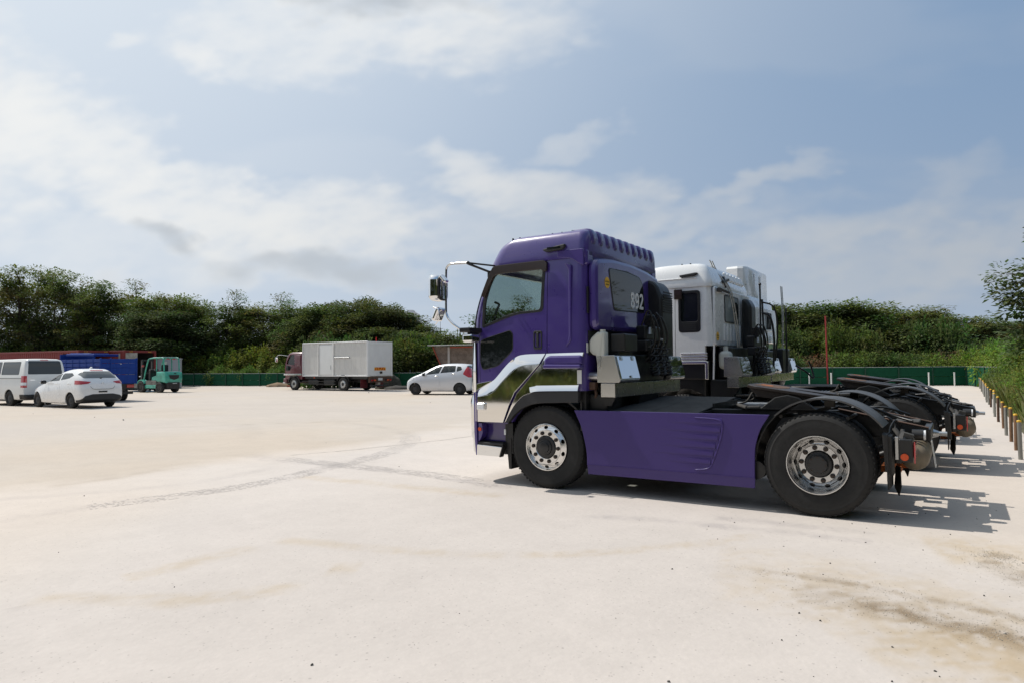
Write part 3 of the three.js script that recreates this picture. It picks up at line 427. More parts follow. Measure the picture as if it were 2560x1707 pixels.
  // high roof
  const roofRows = [[2.895, 2.615, 4.12, 1.203, .26, .1], [2.93, 2.6, 4.12, 1.203, .26, .1], [3.0, 2.6, 4.075, 1.2, .25, .1], [3.1, 2.6, 4.015, 1.193, .25, .1], [3.16, 2.6, 3.96, 1.18, .24, .1], [3.2, 2.605, 3.90, 1.165, .23, .1], [3.235, 2.615, 3.82, 1.14, .22, .1], [3.255, 2.63, 3.74, 1.10, .2, .1], [3.268, 2.66, 3.6, 1.0, .2, .1], [3.275, 2.8, 3.4, .7, .2, .1]];
  const roof = mb().add(loftY(roofRows, 8, .7)).build('high_roof', MAT.purple, t);
  mb().ext(curve2([[3.0, 2.92], [2.91, 2.905], [2.83, 2.895], [2.77, 2.87], [2.71, 2.83], [2.66, 2.8]], 4).concat([[2.63, 2.795], [2.63, 3.0], [3.0, 3.0]]), -1.205, -1.16, .006).span(2.6, 2.8, -1.16, 2.66, 3.0, -.98, .03).span(2.6, 2.8, .98, 2.66, 3.0, 1.16, .03).build('roof_corner', MAT.purple, roof);
  for (let k = 0; k < 10; k++) { const z = -.98 + k * .218; mb().add(loftY([[3.08, 2.6, 2.66, .055, .02, .015], [3.12, 2.585, 2.68, .058, .02, .015], [3.2, 2.585, 2.7, .058, .02, .015], [3.24, 2.595, 2.75, .056, .02, .015], [3.268, 2.62, 2.85, .052, .03, .015], [3.28, 2.66, 2.9, .045, .03, .015]], 3), M4([0, 0, z])).build('roof_rib', MAT.purple, roof); }
  mb().ext(roundPoly([[3.19, 3.035], [3.17, 3.005], [3.12, 2.995], [2.9, 3.01], [2.87, 3.045], [2.87, 3.075]], .02), N - .03, N + .03, .01).build('marker_lamp', MAT.plastic, roof); mb().span(2.93, 3.025, N - .034, 3.12, 3.05, N - .03).build('lamp_lens', MAT.darkGlass, roof);
  for (const x of [2.98, 3.12, 3.62, 3.73]) mb().cyl(.012, .03, x, 3.24, -1.1).build('roof_bolt', MAT.black, roof);
  // pressed ridge on the rear side panel
  mb().ext(roundPoly([[2.89, 2.84], [2.79, 2.81], [2.8, 1.86], [2.885, 1.775], [2.83, 1.9], [2.825, 2.75]], .03, 4), N - .012, N + .01, .009).build('pressed_ridge', MAT.purple, cab);
  // chrome lower body: bright chamfer band and flat polished panels
  const band = (up, lo, zu, zl, n, name) => { const a = new THREE.CatmullRomCurve3(up.map((p) => V(p[0], p[1], 0)), false, 'catmullrom', .5).getPoints(n), b = new THREE.CatmullRomCurve3(lo.map((p) => V(p[0], p[1], 0)), false, 'catmullrom', .5).getPoints(n), r = [];
    for (let i = 0; i <= n; i++) { const A = a[i], B = b[i]; r.push([V(A.x, A.y, zu), V(mix(A.x, B.x, .5), mix(A.y, B.y, .5), mix(zu, zl, .62)), V(mix(A.x, B.x, .93), mix(A.y, B.y, .93), zl + .001), V(B.x, B.y, zl), V(B.x, B.y, zl + .03), V(A.x, A.y, zu + .03)]); }
    const g = loftRings(r, .5); return mb().add(g).build(name, MAT.chrome, t); };
  const bU = [[4.215, 1.245], [4.14, 1.29], [4.02, 1.347], [3.946, 1.395], [3.765, 1.571], [3.62, 1.67], [3.48, 1.701], [3.178, 1.707]], bL = [[4.215, 1.147], [4.12, 1.16], [4.03, 1.177], [3.931, 1.233], [3.799, 1.355], [3.67, 1.463], [3.573, 1.529], [3.448, 1.562], [3.24, 1.573]];
  band(bU, bL, N - .004, N - .055, 40, 'chrome_band');
  const lowPan = mb().ext([...curve2(bL, 5), [3.24, 1.572], [3.478, 1.344], [3.62, 1.21], [3.71, 1.035], [3.802, .815], [4.212, .812]], N - .056, N - .02, .003).build('polished_door_panel', MAT.chrome, t);
  mb().ext([[4.215, 1.25], [4.02, 1.345], [4.015, 1.36], [4.2, 1.33], [4.26, 1.315], [4.265, 1.22]], N - .012, N, .003).build('chrome_strip', MAT.chrome, t);
  const rU = [[3.16, 1.707], [2.9, 1.711], [2.635, 1.713]], rL = [[3.19, 1.62], [2.9, 1.655], [2.635, 1.66]];
  band(rU, rL, N - .004, N - .03, 12, 'chrome_rail');
  const aO = [[3.775, .815], [3.71, .93], [3.626, 1.05], [3.56, 1.115], [3.483, 1.172], [3.359, 1.214], [3.252, 1.228], [2.69, 1.242]];
  mb().ext([[2.64, 1.655], [3.19, 1.62], [3.205, 1.595], [3.455, 1.335], [3.59, 1.2], [3.685, 1.03], [3.785, .812], ...curve2(aO, 5).slice(1).map((p, i, a) => [p[0], p[1] + .0]).slice(0, 30), [3.3, 1.3], [2.7, 1.312], [2.7, 1.56], [2.64, 1.57]], N - .04, N - .012, .003).build('polished_side_panel', MAT.chrome, t);
  band([[3.4, 1.29], [3.25, 1.312], [2.95, 1.318], [2.688, 1.32]], [[3.37, 1.215], [3.252, 1.232], [2.95, 1.24], [2.688, 1.244]], N - .035, N - .065, 16, 'chrome_lip');
  const pod = mb().ext(roundPoly([[3.165, 1.55, .03], [3.16, 1.64, .06], [3.1, 1.68, .04], [2.632, 1.68, .03], [2.63, 1.57], [3.0, 1.565]], .02), N - .075, N + .01, .025).build('step_pod', MAT.purple, t);
  mb().ext(roundPoly([[3.168, 1.572], [2.632, 1.568], [2.632, 1.52], [3.165, 1.518]], .02), N - .1, N + .01, .015).build('step_ledge', MAT.purple, pod);
  // wheel arch
  const aI = [[3.72, .818], [3.61, .935], [3.485, 1.017], [3.3, 1.072], [3.0, 1.09], [2.71, 1.1]];
  mb().ext([...curve2(aO.map((p) => [p[0] - .004, p[1] - .004]), 5), [2.69, 1.1], ...curve2(aI, 5).reverse()], N - .05, N + .02, .006).build('wheel_arch', MAT.plastic, t);
  mb().ext([...arcPts(3.18, .525, .66, 25, 150, 24), ...arcPts(3.18, .525, .64, 150, 25, 24)], N + .02, -.6).span(2.68, .75, N + .03, 2.7, 1.1, -.7).build('inner_arch', MAT.black, t);
  mb().ext([[3.82, .56], [3.74, .6], [3.74, .2], [3.78, .2], [3.8, .4]], N + .05, -.8).span(3.72, .4, N + .06, 3.84, .8, -.75).build('front_mud_guard', MAT.black, t);
  // marker lamp on the polished panel
  const ml = mb().span(4.07, .968, N - .085, 4.208, 1.066, N - .05, .014).build('side_marker', MAT.chromeSoft, t); mb().span(4.085, .98, N - .092, 4.195, 1.054, N - .08, .01).build('lamp_lens', MAT.clearLamp, ml);
  // bumper corner, purple strips and step well
  const bump = mb().add(cut(loftY([[.36, 3.9, 4.4, 1.2, .2, .02], [.4, 3.9, 4.43, 1.22, .22, .02], [.56, 3.9, 4.44, 1.222, .22, .02], [.6, 3.9, 4.455, 1.23, .22, .02], [1.05, 3.9, 4.47, 1.232, .22, .02], [1.12, 3.9, 4.46, 1.225, .22, .02], [1.19, 3.9, 4.42, 1.2, .2, .02]], 8), mb().span(3.5, 0, -1.5, 4.26, 2, 1.5).g[0]).geometry).build('front_bumper', MAT.chromeSoft, t);
  mb().ext(curve2([[4.30, 1.2], [4.292, 1.1], [4.288, .66], [4.262, .36]], 5).concat(curve2([[4.225, .365], [4.245, .66], [4.25, 1.1], [4.262, 1.21]], 5)), N - .03, N + .08, .006).ext([[4.235, 1.2], [4.212, 1.17], [4.212, .815], [4.232, .815]], N - .06, N + .02, .004).build('purple_strip', MAT.purple, t);
  mb().ext([[4.252, 1.2], [4.236, 1.2], [4.234, .815], [4.248, .815]], N - .05, N, .003).build('chrome_strip', MAT.chrome, t);
  const well = mb().span(3.79, .79, N + .04, 4.25, .82, -.7).span(3.79, .5, -1.1, 4.25, .8, -1.07).span(3.79, .5, N + .06, 3.82, .8, -1.0).build('step_well', MAT.purple, t);
  mb().ext([[4.232, .79], [4.17, .79], [4.16, .66], [4.185, .6], [4.23, .53]], N - .012, N + .1, .006).build('well_gusset', MAT.purple, well); mb().cyl(.026, .02, 4.203, .71, N - .014, 'z').build('reflector', MAT.orange, well);
  mb().span(3.83, .64, N + .05, 3.86, .72, N + .09, .01).build('step_lamp', MAT.clearLamp, well);
  const st = mb().span(3.83, .505, N - .02, 4.235, .535, -.95, .006).build('step_tread', MAT.plastic, t); for (let k = 0; k < 22; k++) mb().box(.008, .014, .16, 3.845 + k * .018, .54, N + .075).build('tread_rib', MAT.plastic, st);
  mb().ext(roundPoly([[4.24, .505], [3.835, .49], [3.878, .362], [4.245, .362]], .012), N - .035, N + .03, .008).build('step_panel', MAT.chromeSoft, t);
  mb().ext([[3.84, .5], [3.82, .5], [3.865, .355], [3.88, .355]], N - .03, N + .05).span(3.75, .42, -1.1, 3.9, .5, -.4).span(3.9, .36, -1.0, 4.3, .8, 1.0).build('bumper_bracket', MAT.black, t);
  // chrome corner trim and dark front
  mb().add(csg(loftY([[1.2, 2.6, 4.445, 1.232, .24, .1], [1.5, 2.6, 4.45, 1.232, .24, .1], [2.0, 2.6, 4.43, 1.228, .24, .1]], 8), mb().span(4.275, 1, -1.5, 4.8, 1.99, -.8).g[0], INTERSECTION).geometry).build('chrome_corner', MAT.chrome, t);
  mb().span(4.38, 1.25, -.85, 4.46, 1.95, .85, .03).build('grille', MAT.black, t);
  mb().ext(curve2([[4.27, 1.33], [4.28, 1.75], [4.285, 2.0], [4.27, 2.22], [4.215, 2.43], [4.13, 2.63], [4.06, 2.76]], 4).concat(curve2([[4.05, 2.76], [4.12, 2.63], [4.205, 2.43], [4.258, 2.22], [4.27, 2.0], [4.265, 1.75], [4.255, 1.33]], 4)), -.006, .01, 0, [], (x, y) => zn(y) - .001).build('pillar_gap', MAT.black, t);
  // mirrors
  const Zm = -1.47, arm = mb().tube([[4.2, 2.925, Zm], [4.4, 2.935, Zm], [4.5, 2.938, Zm], [4.55, 2.92, Zm], [4.58, 2.87, Zm], [4.585, 2.7, Zm], [4.588, 2.4, Zm], [4.585, 2.28, Zm], [4.55, 2.2, Zm], [4.45, 2.11, Zm], [4.33, 2.02, Zm + .05]], .017, 10, 8, .35).build('mirror_arm', MAT.chromeSoft, t);
  mb().rod([4.21, 2.925, Zm], [3.98, 2.9, -1.17], .012).rod([4.2, 2.91, Zm], [4.03, 2.81, -1.18], .016).ball(.025, 4.21, 2.925, Zm).box(.06, .1, .05, 4.05, 2.79, -1.19, .012).build('mirror_bracket', MAT.black, t);
  const hs = mb().add(new RoundedBoxGeometry(.17, .36, .26, 5, .075), M4([4.73, 2.62, -1.49], [0, .15, 0])).build('mirror_housing', MAT.chrome, arm);
  mb().extM(roundPoly(rect(-.115, -.17, .115, .17), .09, 6), .03, M4([4.655, 2.615, -1.475], [0, -Math.PI / 2 + .12, 0]), .01).build('mirror_frame', MAT.black, hs); mb().extM(roundPoly(rect(-.095, -.15, .095, .15), .08, 6), .004, M4([4.622, 2.615, -1.472], [0, -Math.PI / 2 + .12, 0])).build('mirror_glass', MAT.chrome, hs);
  const h2 = mb().add(new RoundedBoxGeometry(.08, .2, .2, 4, .038), M4([4.69, 2.26, -1.5], [0, .1, .45])).build('kerb_mirror', MAT.chrome, arm); mb().tube([[4.72, 2.35, -1.58], [4.62, 2.32, -1.6], [4.6, 2.2, -1.6], [4.68, 2.12, -1.58]], .008).build('mirror_guard', MAT.chrome, h2);
  mb().box(.14, .05, .08, 4.5, 2.72, -1.62, .02, [0, 0, .8]).build('mirror_stay', MAT.chrome, arm);
  mb().span(4.17, 2.0, -1.5, 4.35, 2.065, -1.2, .02).build('mirror_foot', MAT.black, t); mb().span(4.14, 1.87, -1.5, 4.3, 1.98, -1.3, .03).build('front_mirror', MAT.chrome, t); mb().span(4.2, 1.96, -1.45, 4.24, 2.02, -1.25).build('mirror_mount', MAT.black, t);
  // cab back: bulged panel, window with number, vent
  const bk = mb().extM(roundPoly([[-1.12, 1.98], [1.1, 1.98], [1.08, 2.82], [.6, 2.9], [0, 2.94], [-.6, 2.935], [-1.12, 2.87]], .14, 6), .12, YZ(2.62), .058).build('cab_back', MAT.purple, t);
  const wo = roundPoly([[-.745, 2.79], [-.2, 2.795], [.25, 2.765], [.36, 2.66], [.42, 2.29], [-.6, 2.265]], .06, 5);
  const gl = mb().extM(wo, .014, YZ(2.506), .002).build('rear_window', MAT.darkGlass, bk);
  mb().extM(grow(wo, .02), .012, YZ(2.506), .004, [wo.slice().reverse()]).build('window_seal', MAT.black, bk);
  text('892', .215, new THREE.Matrix4().makeTranslation(2.491, 2.325, -.085).multiply(new THREE.Matrix4().makeRotationY(-Math.PI / 2)).multiply(new THREE.Matrix4().makeScale(.92, 1, 1)), .003).build('number_marking', MAT.decal, gl);
  sticker(t, 2.499, 2.6, -.8, .072);
  mb().span(2.6, 2.2, -1.15, 2.62, 2.53, -1.06, .008).span(2.6, 1.68, -1.12, 2.63, 1.98, 1.15).build('cab_vent', MAT.black, t);
  mb().span(2.612, 1.71, -1.17, 2.618, 1.83, -1.13).build('warning_label', MAT.label, t);
  mb().span(2.64, 1.33, N - .046, 2.7, 1.5, N - .042).build('warning_label', MAT.label, t);
  // intake snorkel at the far side of the cab back
  const sn = mb().ext(roundPoly([[2.58, 1.5], [2.3, 1.5], [2.3, 2.5], [2.36, 2.68], [2.44, 2.76], [2.58, 2.78]], .05), .58, 1.05, .04).build('intake_duct', MAT.black, t); for (let k = 0; k < 9; k++) mb().span(2.285, 2.3 + k * .035, .64, 2.3, 2.315 + k * .035, .98).build('duct_slat', MAT.plastic, sn);
  // coolant tank, bracketry
  mb().ext(roundPoly([[2.5, 1.962], [2.4, 1.96], [2.4, 1.7], [2.42, 1.5], [2.5, 1.5], [2.525, 1.68], [2.565, 1.68], [2.62, 1.74], [2.62, 1.835], [2.58, 1.9]], .02), -1.12, -.98, .03).cyl(.035, .03, 2.45, 1.975, -1.05).cyl(.022, .03, 2.6, 1.875, -1.05).build('coolant_tank', MAT.tank, t);
  mb().span(2.2, 1.72, -.95, 2.4, 1.94, -.55, .02).span(2.3, 1.4, -.9, 2.5, 1.72, -.5).span(2.28, 1.35, -.5, 2.5, 1.6, .55).build('air_cleaner', MAT.black, t);
  mb().tube([[2.69, 1.64, N + .1], [2.66, 1.64, N + .06], [2.655, 1.6, N + .06], [2.655, 1.54, N + .06]], .008).build('tilt_lever', MAT.aluDull, t);
  mb().cyl(.055, .24, 2.6, 1.42, -1.05, 'x').build('air_drier', MAT.aluDull, t); mb().box(.12, .1, .1, 2.6, 1.3, -1.05, .02).tube([[2.6, 1.3, -1.0], [2.55, 1.2, -1.05], [2.6, 1.1, -1.0]], .02).build('valve_block', MAT.rust, t); mb().span(2.4, .7, -1.05, 2.66, 1.2, -.6, .03).build('side_bracket', MAT.frame, t);
  // deck plates between the rails and fuel side
  const deckY = (z) => mix(.99, 1.105, (z + 1.05) / 1.7);
  const dk = (x0, x1, z0, z1, name) => { const g = new THREE.BoxGeometry(x1 - x0, .012, z1 - z0); g.translate((x0 + x1) / 2, 0, (z0 + z1) / 2); const p = g.attributes.position; for (let i = 0; i < p.count; i++) p.setY(i, p.getY(i) + deckY(p.getZ(i))); g.computeVertexNormals(); return mb().add(g).build(name, MAT.dusty, t); };
  dk(1.3, 1.84, -1.05, .65, 'deck_plate'); dk(1.846, 2.38, -1.05, .65, 'deck_plate'); mb().span(1.28, .93, -1.06, 1.31, 1.0, .6).span(1.28, 1.0, -.4, 1.3, 1.08, .65).build('deck_edge', MAT.frame, t);
  mb().beam([1.33, .994, -1.062], [2.36, .994, -1.062], .02, .016).build('deck_trim', MAT.aluDull, t);
  // fuel and side tanks behind the skirt
  mb().span(.75, .35, -1.15, 2.5, .92, -.55, .06).span(.75, .35, .55, 2.5, .92, 1.15, .06).build('fuel_tank', MAT.frame, t); mb().cyl(.1, .5, .62, .42, -.9, 'z').build('air_reservoir', MAT.black, t);
  mb().span(1.4, .5, -.45, 4.1, .97, .45, .05).span(2.64, .9, -1.15, 2.72, 1.24, 1.1).span(2.45, .55, -1.1, 2.7, .92, 1.1, .03).build('gearbox', MAT.frame, t);
  // side skirt
  const skL = curve2([[2.77, 1.003], [2.73, .92], [2.674, .798], [2.62, .58], [2.602, .454], [2.6, .35]], 4), skR = curve2([[.615, .35], [.613, .5], [.605, .66], [.575, .79], [.535, .888], [.49, .96], [.455, 1.02]], 4);
  const sk = mb().ext([...skL, ...skR], N - .006, N + .02, .005).build('side_skirt', MAT.purpleSkirt, t);
  mb().ext([[2.599, .347], [2.597, .229], [.622, .235], [.614, .347]], N - .002, N + .02, .004, [], (x, y) => (.347 - y) * .16).build('skirt_flange', MAT.purpleSkirt, sk); mb().span(.616, .345, N - .0095, 2.6, .352, N).build('skirt_seam', MAT.purpleSkirt, sk);
  for (let k = 0; k < 6; k++) { const y = .9 - k * .088, xr = .97 + Math.max(0, k - 1) * .028 - (k === 0 ? .02 : 0), L = .62 + .1 * Math.sin(k * 2.1) , r = []; for (let i = 0; i <= 12; i++) { const u = i / 12, d = .012 * u * u * sstep(0, .25, u), x = xr + L * (1 - u); r.push([V(x, y + .07, N - .0055), V(x, y + .012, N - .0065 - d), V(x, y, N - .006 - d * .8), V(x, y - .003, N - .0055), V(x, y, N + .005), V(x, y + .07, N + .005)]); } mb().add(loftRings(r, .5)).build('skirt_flute', MAT.purpleSkirt, sk); }
  mb().tube([[1.25, .965, N - .006], [1.05, .958, N - .008], [.96, .935, N - .008], [.945, .88, N - .008], [.965, .75, N - .008], [1.03, .56, N - .008], [1.1, .42, N - .007], [1.25, .385, N - .006]], .009, 6, 8).build('skirt_crease', MAT.purpleSkirt, sk);
}
console.log('purple', performance.now() | 0);
// ---------- white tractor unit with side window and roof ladder ----------
const whiteA = thing('tractor_truck', 'white tractor truck with curtained side window and thin roof ladder behind purple cab', 'truck', OTRUCK(3.85, -.45), TH, 'tractor units parked in a row');
{
  const t = whiteA, N = -1.22;
  chassis(t, { edge: MAT.frame }); lockers(t);
  wheel(t, 3.18, N, false, true); wheel(t, 3.18, -N, false, false); mb().cyl(.06, 2.0, 3.18, .5, 0, 'z').build('front_axle', MAT.frame, t);
  const rows = [[1.6, 2.66, 4.43, 1.22, .22, .09], [1.7, 2.66, 4.43, 1.22, .22, .09], [2.0, 2.66, 4.42, 1.22, .22, .1], [2.5, 2.68, 4.34, 1.21, .22, .1], [2.9, 2.7, 4.2, 1.19, .22, .1]];
  mb().add(cut(loftY([[.9, 2.8, 4.38, 1.16, .2, .06], [1.6, 2.78, 4.4, 1.18, .2, .06]], 5), prism(arcPts(3.18, .525, .62, 0, 360, 24), -2, 2)).geometry).build('lower_body', MAT.black, t);
  const w1 = roundPoly(rect(2.86, 2.1, 3.22, 2.79), .06, 5), w2 = roundPoly([[4.2, 2.1], [4.12, 2.45], [3.98, 2.78], [3.4, 2.79], [3.4, 2.12]], .06, 5);
  const dg = rect(3.287, 1.3, 3.297, 2.86);
  const shell = cut(loftY(rows, 7), loftY(rows.map(([y, a, b, w, f, r], i) => [i === 4 ? y - .05 : i ? y : y - .1, a + .06, b - .06, w - .06, f, r]), 4), prism(w1, -2, 2), prism(w2, -2, 2), prism(dg, -1.4, -1.15), prism(arcPts(3.18, .525, .62, 0, 360, 24), -2, 2), mb().span(2.4, .9, -1.4, 2.78, 1.86, 1.4).g[0]);
  const cab = mb().add(shell.geometry).build('cab', MAT.white, t);
  for (const s of [-1, 1]) { mb().ext(w2, s * 1.18 - .004, s * 1.18 + .004).build('window_glass', MAT.darkGlass, cab);
    const sw = mb().ext(w1, s * 1.19 - .01, s * 1.19 + .01).build('side_window', MAT.darkGlass, cab); mb().ext(w1.map((p) => [3.04 + (p[0] - 3.04) * 1.06, 2.445 + (p[1] - 2.445) * 1.03]), s * 1.215 - .012, s * 1.215 + .012, .004, [roundPoly(rect(2.89, 2.27, 3.19, 2.76), .05, 5).reverse()]).build('window_frame', MAT.black, sw);
    for (let k = 0; k < 4; k++) mb().span(2.92, 2.12 + k * .035, s * 1.232 - .004, 3.14, 2.135 + k * .035, s * 1.232 + .004).build('window_louvre', MAT.plastic, sw);
    const cu = mb(); for (let k = 0; k < 8; k++) cu.cyl(.024, .46, 2.91 + k * .037, 2.51, s * (1.15), 'y', .024, 8); cu.build('curtain', mat(lin(.12, .14, .13), .9), sw); }
  mb().span(3.16, 2.66, N - .02, 3.3, 2.83, N + .01, .008).build('visor_end', MAT.smoke, cab);
  const roof = mb().add(loftY([[2.86, 2.67, 4.25, 1.215, .24, .1], [2.92, 2.66, 4.25, 1.22, .24, .1], [3.0, 2.68, 4.2, 1.21, .24, .12], [3.1, 2.72, 4.1, 1.19, .24, .14], [3.2, 2.77, 3.95, 1.16, .24, .16], [3.26, 2.82, 3.8, 1.12, .24, .18], [3.29, 2.9, 3.6, 1.0, .24, .2], [3.3, 3.0, 3.4, .7, .2, .2]], 8, .7)).build('high_roof', MAT.white, t);
  mb().span(2.9, 3.0, N - .005, 4.1, 3.02, N + .05, .008).build('roof_crease', MAT.white, roof); mb().ext(roundPoly([[3.2, 3.07], [3.18, 3.03], [2.92, 3.05], [2.88, 3.09], [2.9, 3.1]], .015), N - .035, N + .04, .01).build('marker_lamp', MAT.plastic, roof);
  for (let k = 0; k < 6; k++) mb().box(.2, .2, .09, 2.79, 3.09, -.1 + k * .2, .04, [0, 0, -.45]).build('roof_rib', MAT.white, roof);
  for (const x of [3.05, 3.2, 3.9]) mb().cyl(.012, .03, x, 3.27, -1.08).build('roof_bolt', MAT.black, roof);
  // ribbed cab back with window
  const bk = mb().extM(roundPoly([[-1.14, 1.87], [1.14, 1.87], [1.12, 2.86], [-1.12, 2.86]], .06, 4), .04, YZ(2.67), .015).build('cab_back', MAT.white, t);
  for (let k = 0; k < 7; k++) mb().span(2.615, 1.95, -.62 + k * .2, 2.64, 2.25, -.54 + k * .2, .012).build('back_rib', MAT.white, bk);
  const wo = roundPoly(rect(-.55, 2.3, .3, 2.74), .06, 5), gl = mb().extM(wo, .012, YZ(2.632), .002).build('rear_window', mat(lin(.25, .28, .28), .05), bk); mb().extM(roundPoly(rect(-.575, 2.275, .325, 2.765), .07, 5), .016, YZ(2.634), .004, [wo.slice().reverse()]).build('window_seal', MAT.black, gl);
  mb().cyl(.17, .01, 2.612, 2.5, .1, 'x').build('dark_panel', MAT.darkGlass, gl);
  sticker(t, 2.628, 2.02, -1.0, .075);
  mb().rod([2.58, 2.82, -1.05], [2.58, 2.8, -.45], .022).box(.06, .07, .12, 2.58, 2.8, -1.02, .01).build('light_bar', MAT.dusty, t);
  const ld = mb(); for (const z of [-.34, -.2]) ld.tube([[2.5, 1.85, z + .1], [2.53, 2.3, z + .06], [2.58, 2.75, z - .02], [2.66, 3.0, z - .1], [2.8, 3.22, z - .22], [2.86, 3.38, z - .28]], .013, 8, 6); const lad = ld.build('ladder', MAT.aluDull, t); for (const [x, y, z] of [[2.52, 2.1, -.18], [2.55, 2.45, -.22], [2.6, 2.8, -.3], [2.68, 3.03, -.36]]) mb().rod([x, y, z - .07], [x, y, z + .07], .01).build('rung', MAT.aluDull, lad);
  mb().beam([2.66, 2.98, -.55], [2.66, 3.06, -.2], .05, .04).beam([2.64, 2.9, -.4], [2.7, 3.1, -.36], .03, .03).build('ladder_hook', MAT.black, lad);
  // chrome louvres under the side panel, tank, engine hump
  for (let k = 0; k < 3; k++) mb().span(2.74, 1.63 + k * .045, N - .02, 3.2, 1.655 + k * .045, N + .03, .008).build('chrome_louvre', MAT.chrome, t);
  mb().span(2.74, 1.3, N + .0, 3.3, 1.6, N + .2, .02).build('lower_panel', MAT.black, t); mb().span(2.72, 1.3, N - .03, 2.78, 1.6, N + .03, .015).build('chrome_corner', MAT.alu, t); mb().span(2.74, 1.56, N - .03, 3.3, 1.605, N + .02, .012).build('chrome_rail', MAT.chrome, t);
  mb().ext([[2.62, 1.87], [2.64, 1.87], [2.66, 1.3], [2.64, 1.3]], N, N + .04).build('corner_post', MAT.white, t);
  mb().add(new RoundedBoxGeometry(.2, .3, .22, 5, .07), M4([2.5, 1.62, -1.0])).cyl(.04, .1, 2.5, 1.8, -1.0).build('washer_tank', MAT.tank, t);
  mb().span(2.42, 1.3, -.95, 2.64, 1.84, 1.1, .03).span(2.35, .95, -1.1, 2.75, 1.3, -.6, .03).build('engine_cover', MAT.black, t); mb().span(2.34, 1.18, -1.108, 2.345, 1.27, -1.0).build('maker_plate', MAT.label, t); mb().box(.004, .09, .13, 2.337, 1.22, -1.03).build('white_plate', MAT.label, t);
  mb().ext(roundPoly([[2.6, 1.5], [2.42, 1.5], [2.42, 2.62], [2.5, 2.76], [2.6, 2.76]], .05), .42, .8, .05).build('intake_duct', MAT.black, t);
  hoses(t, 2.2, 1.95, { seed: 9 }); mb().rod([2.3, 1.3, .62], [2.3, 3.02, .62], .016).ball(.028, 2.3, 3.03, .62).rod([2.25, 1.9, .66], [2.28, 2.75, .68], .018).build('hose_mast', MAT.black, t); mb().tube([[2.28, 2.7, .66], [2.1, 2.6, .8], [2.05, 2.2, .85], [2.1, 1.6, .85]], .016).tube([[2.28, 2.5, .66], [2.15, 2.4, .75], [2.1, 2.0, .78], [2.12, 1.5, .78]], .02).build('hanging_hose', MAT.black, t);
  mb().box(1.1, .014, 1.5, 1.6, 1.05, -.1).build('deck_plate', MAT.dusty, t); mb().span(1.0, 1.03, -1.15, 2.3, 1.05, -.86).build('side_plate', MAT.dusty, t);
  const st = mb().span(1.05, 1.0, .3, 1.7, 1.045, .95).build('step_board', MAT.rust, t); for (let k = 0; k < 9; k++) mb().box(.025, .012, .5, 1.1 + k * .065, 1.052, .62).build('step_slat', MAT.aluDull, st);
  mb().span(.75, .4, -1.15, 2.4, .95, -.55, .06).build('fuel_tank', MAT.aluDull, t);
}
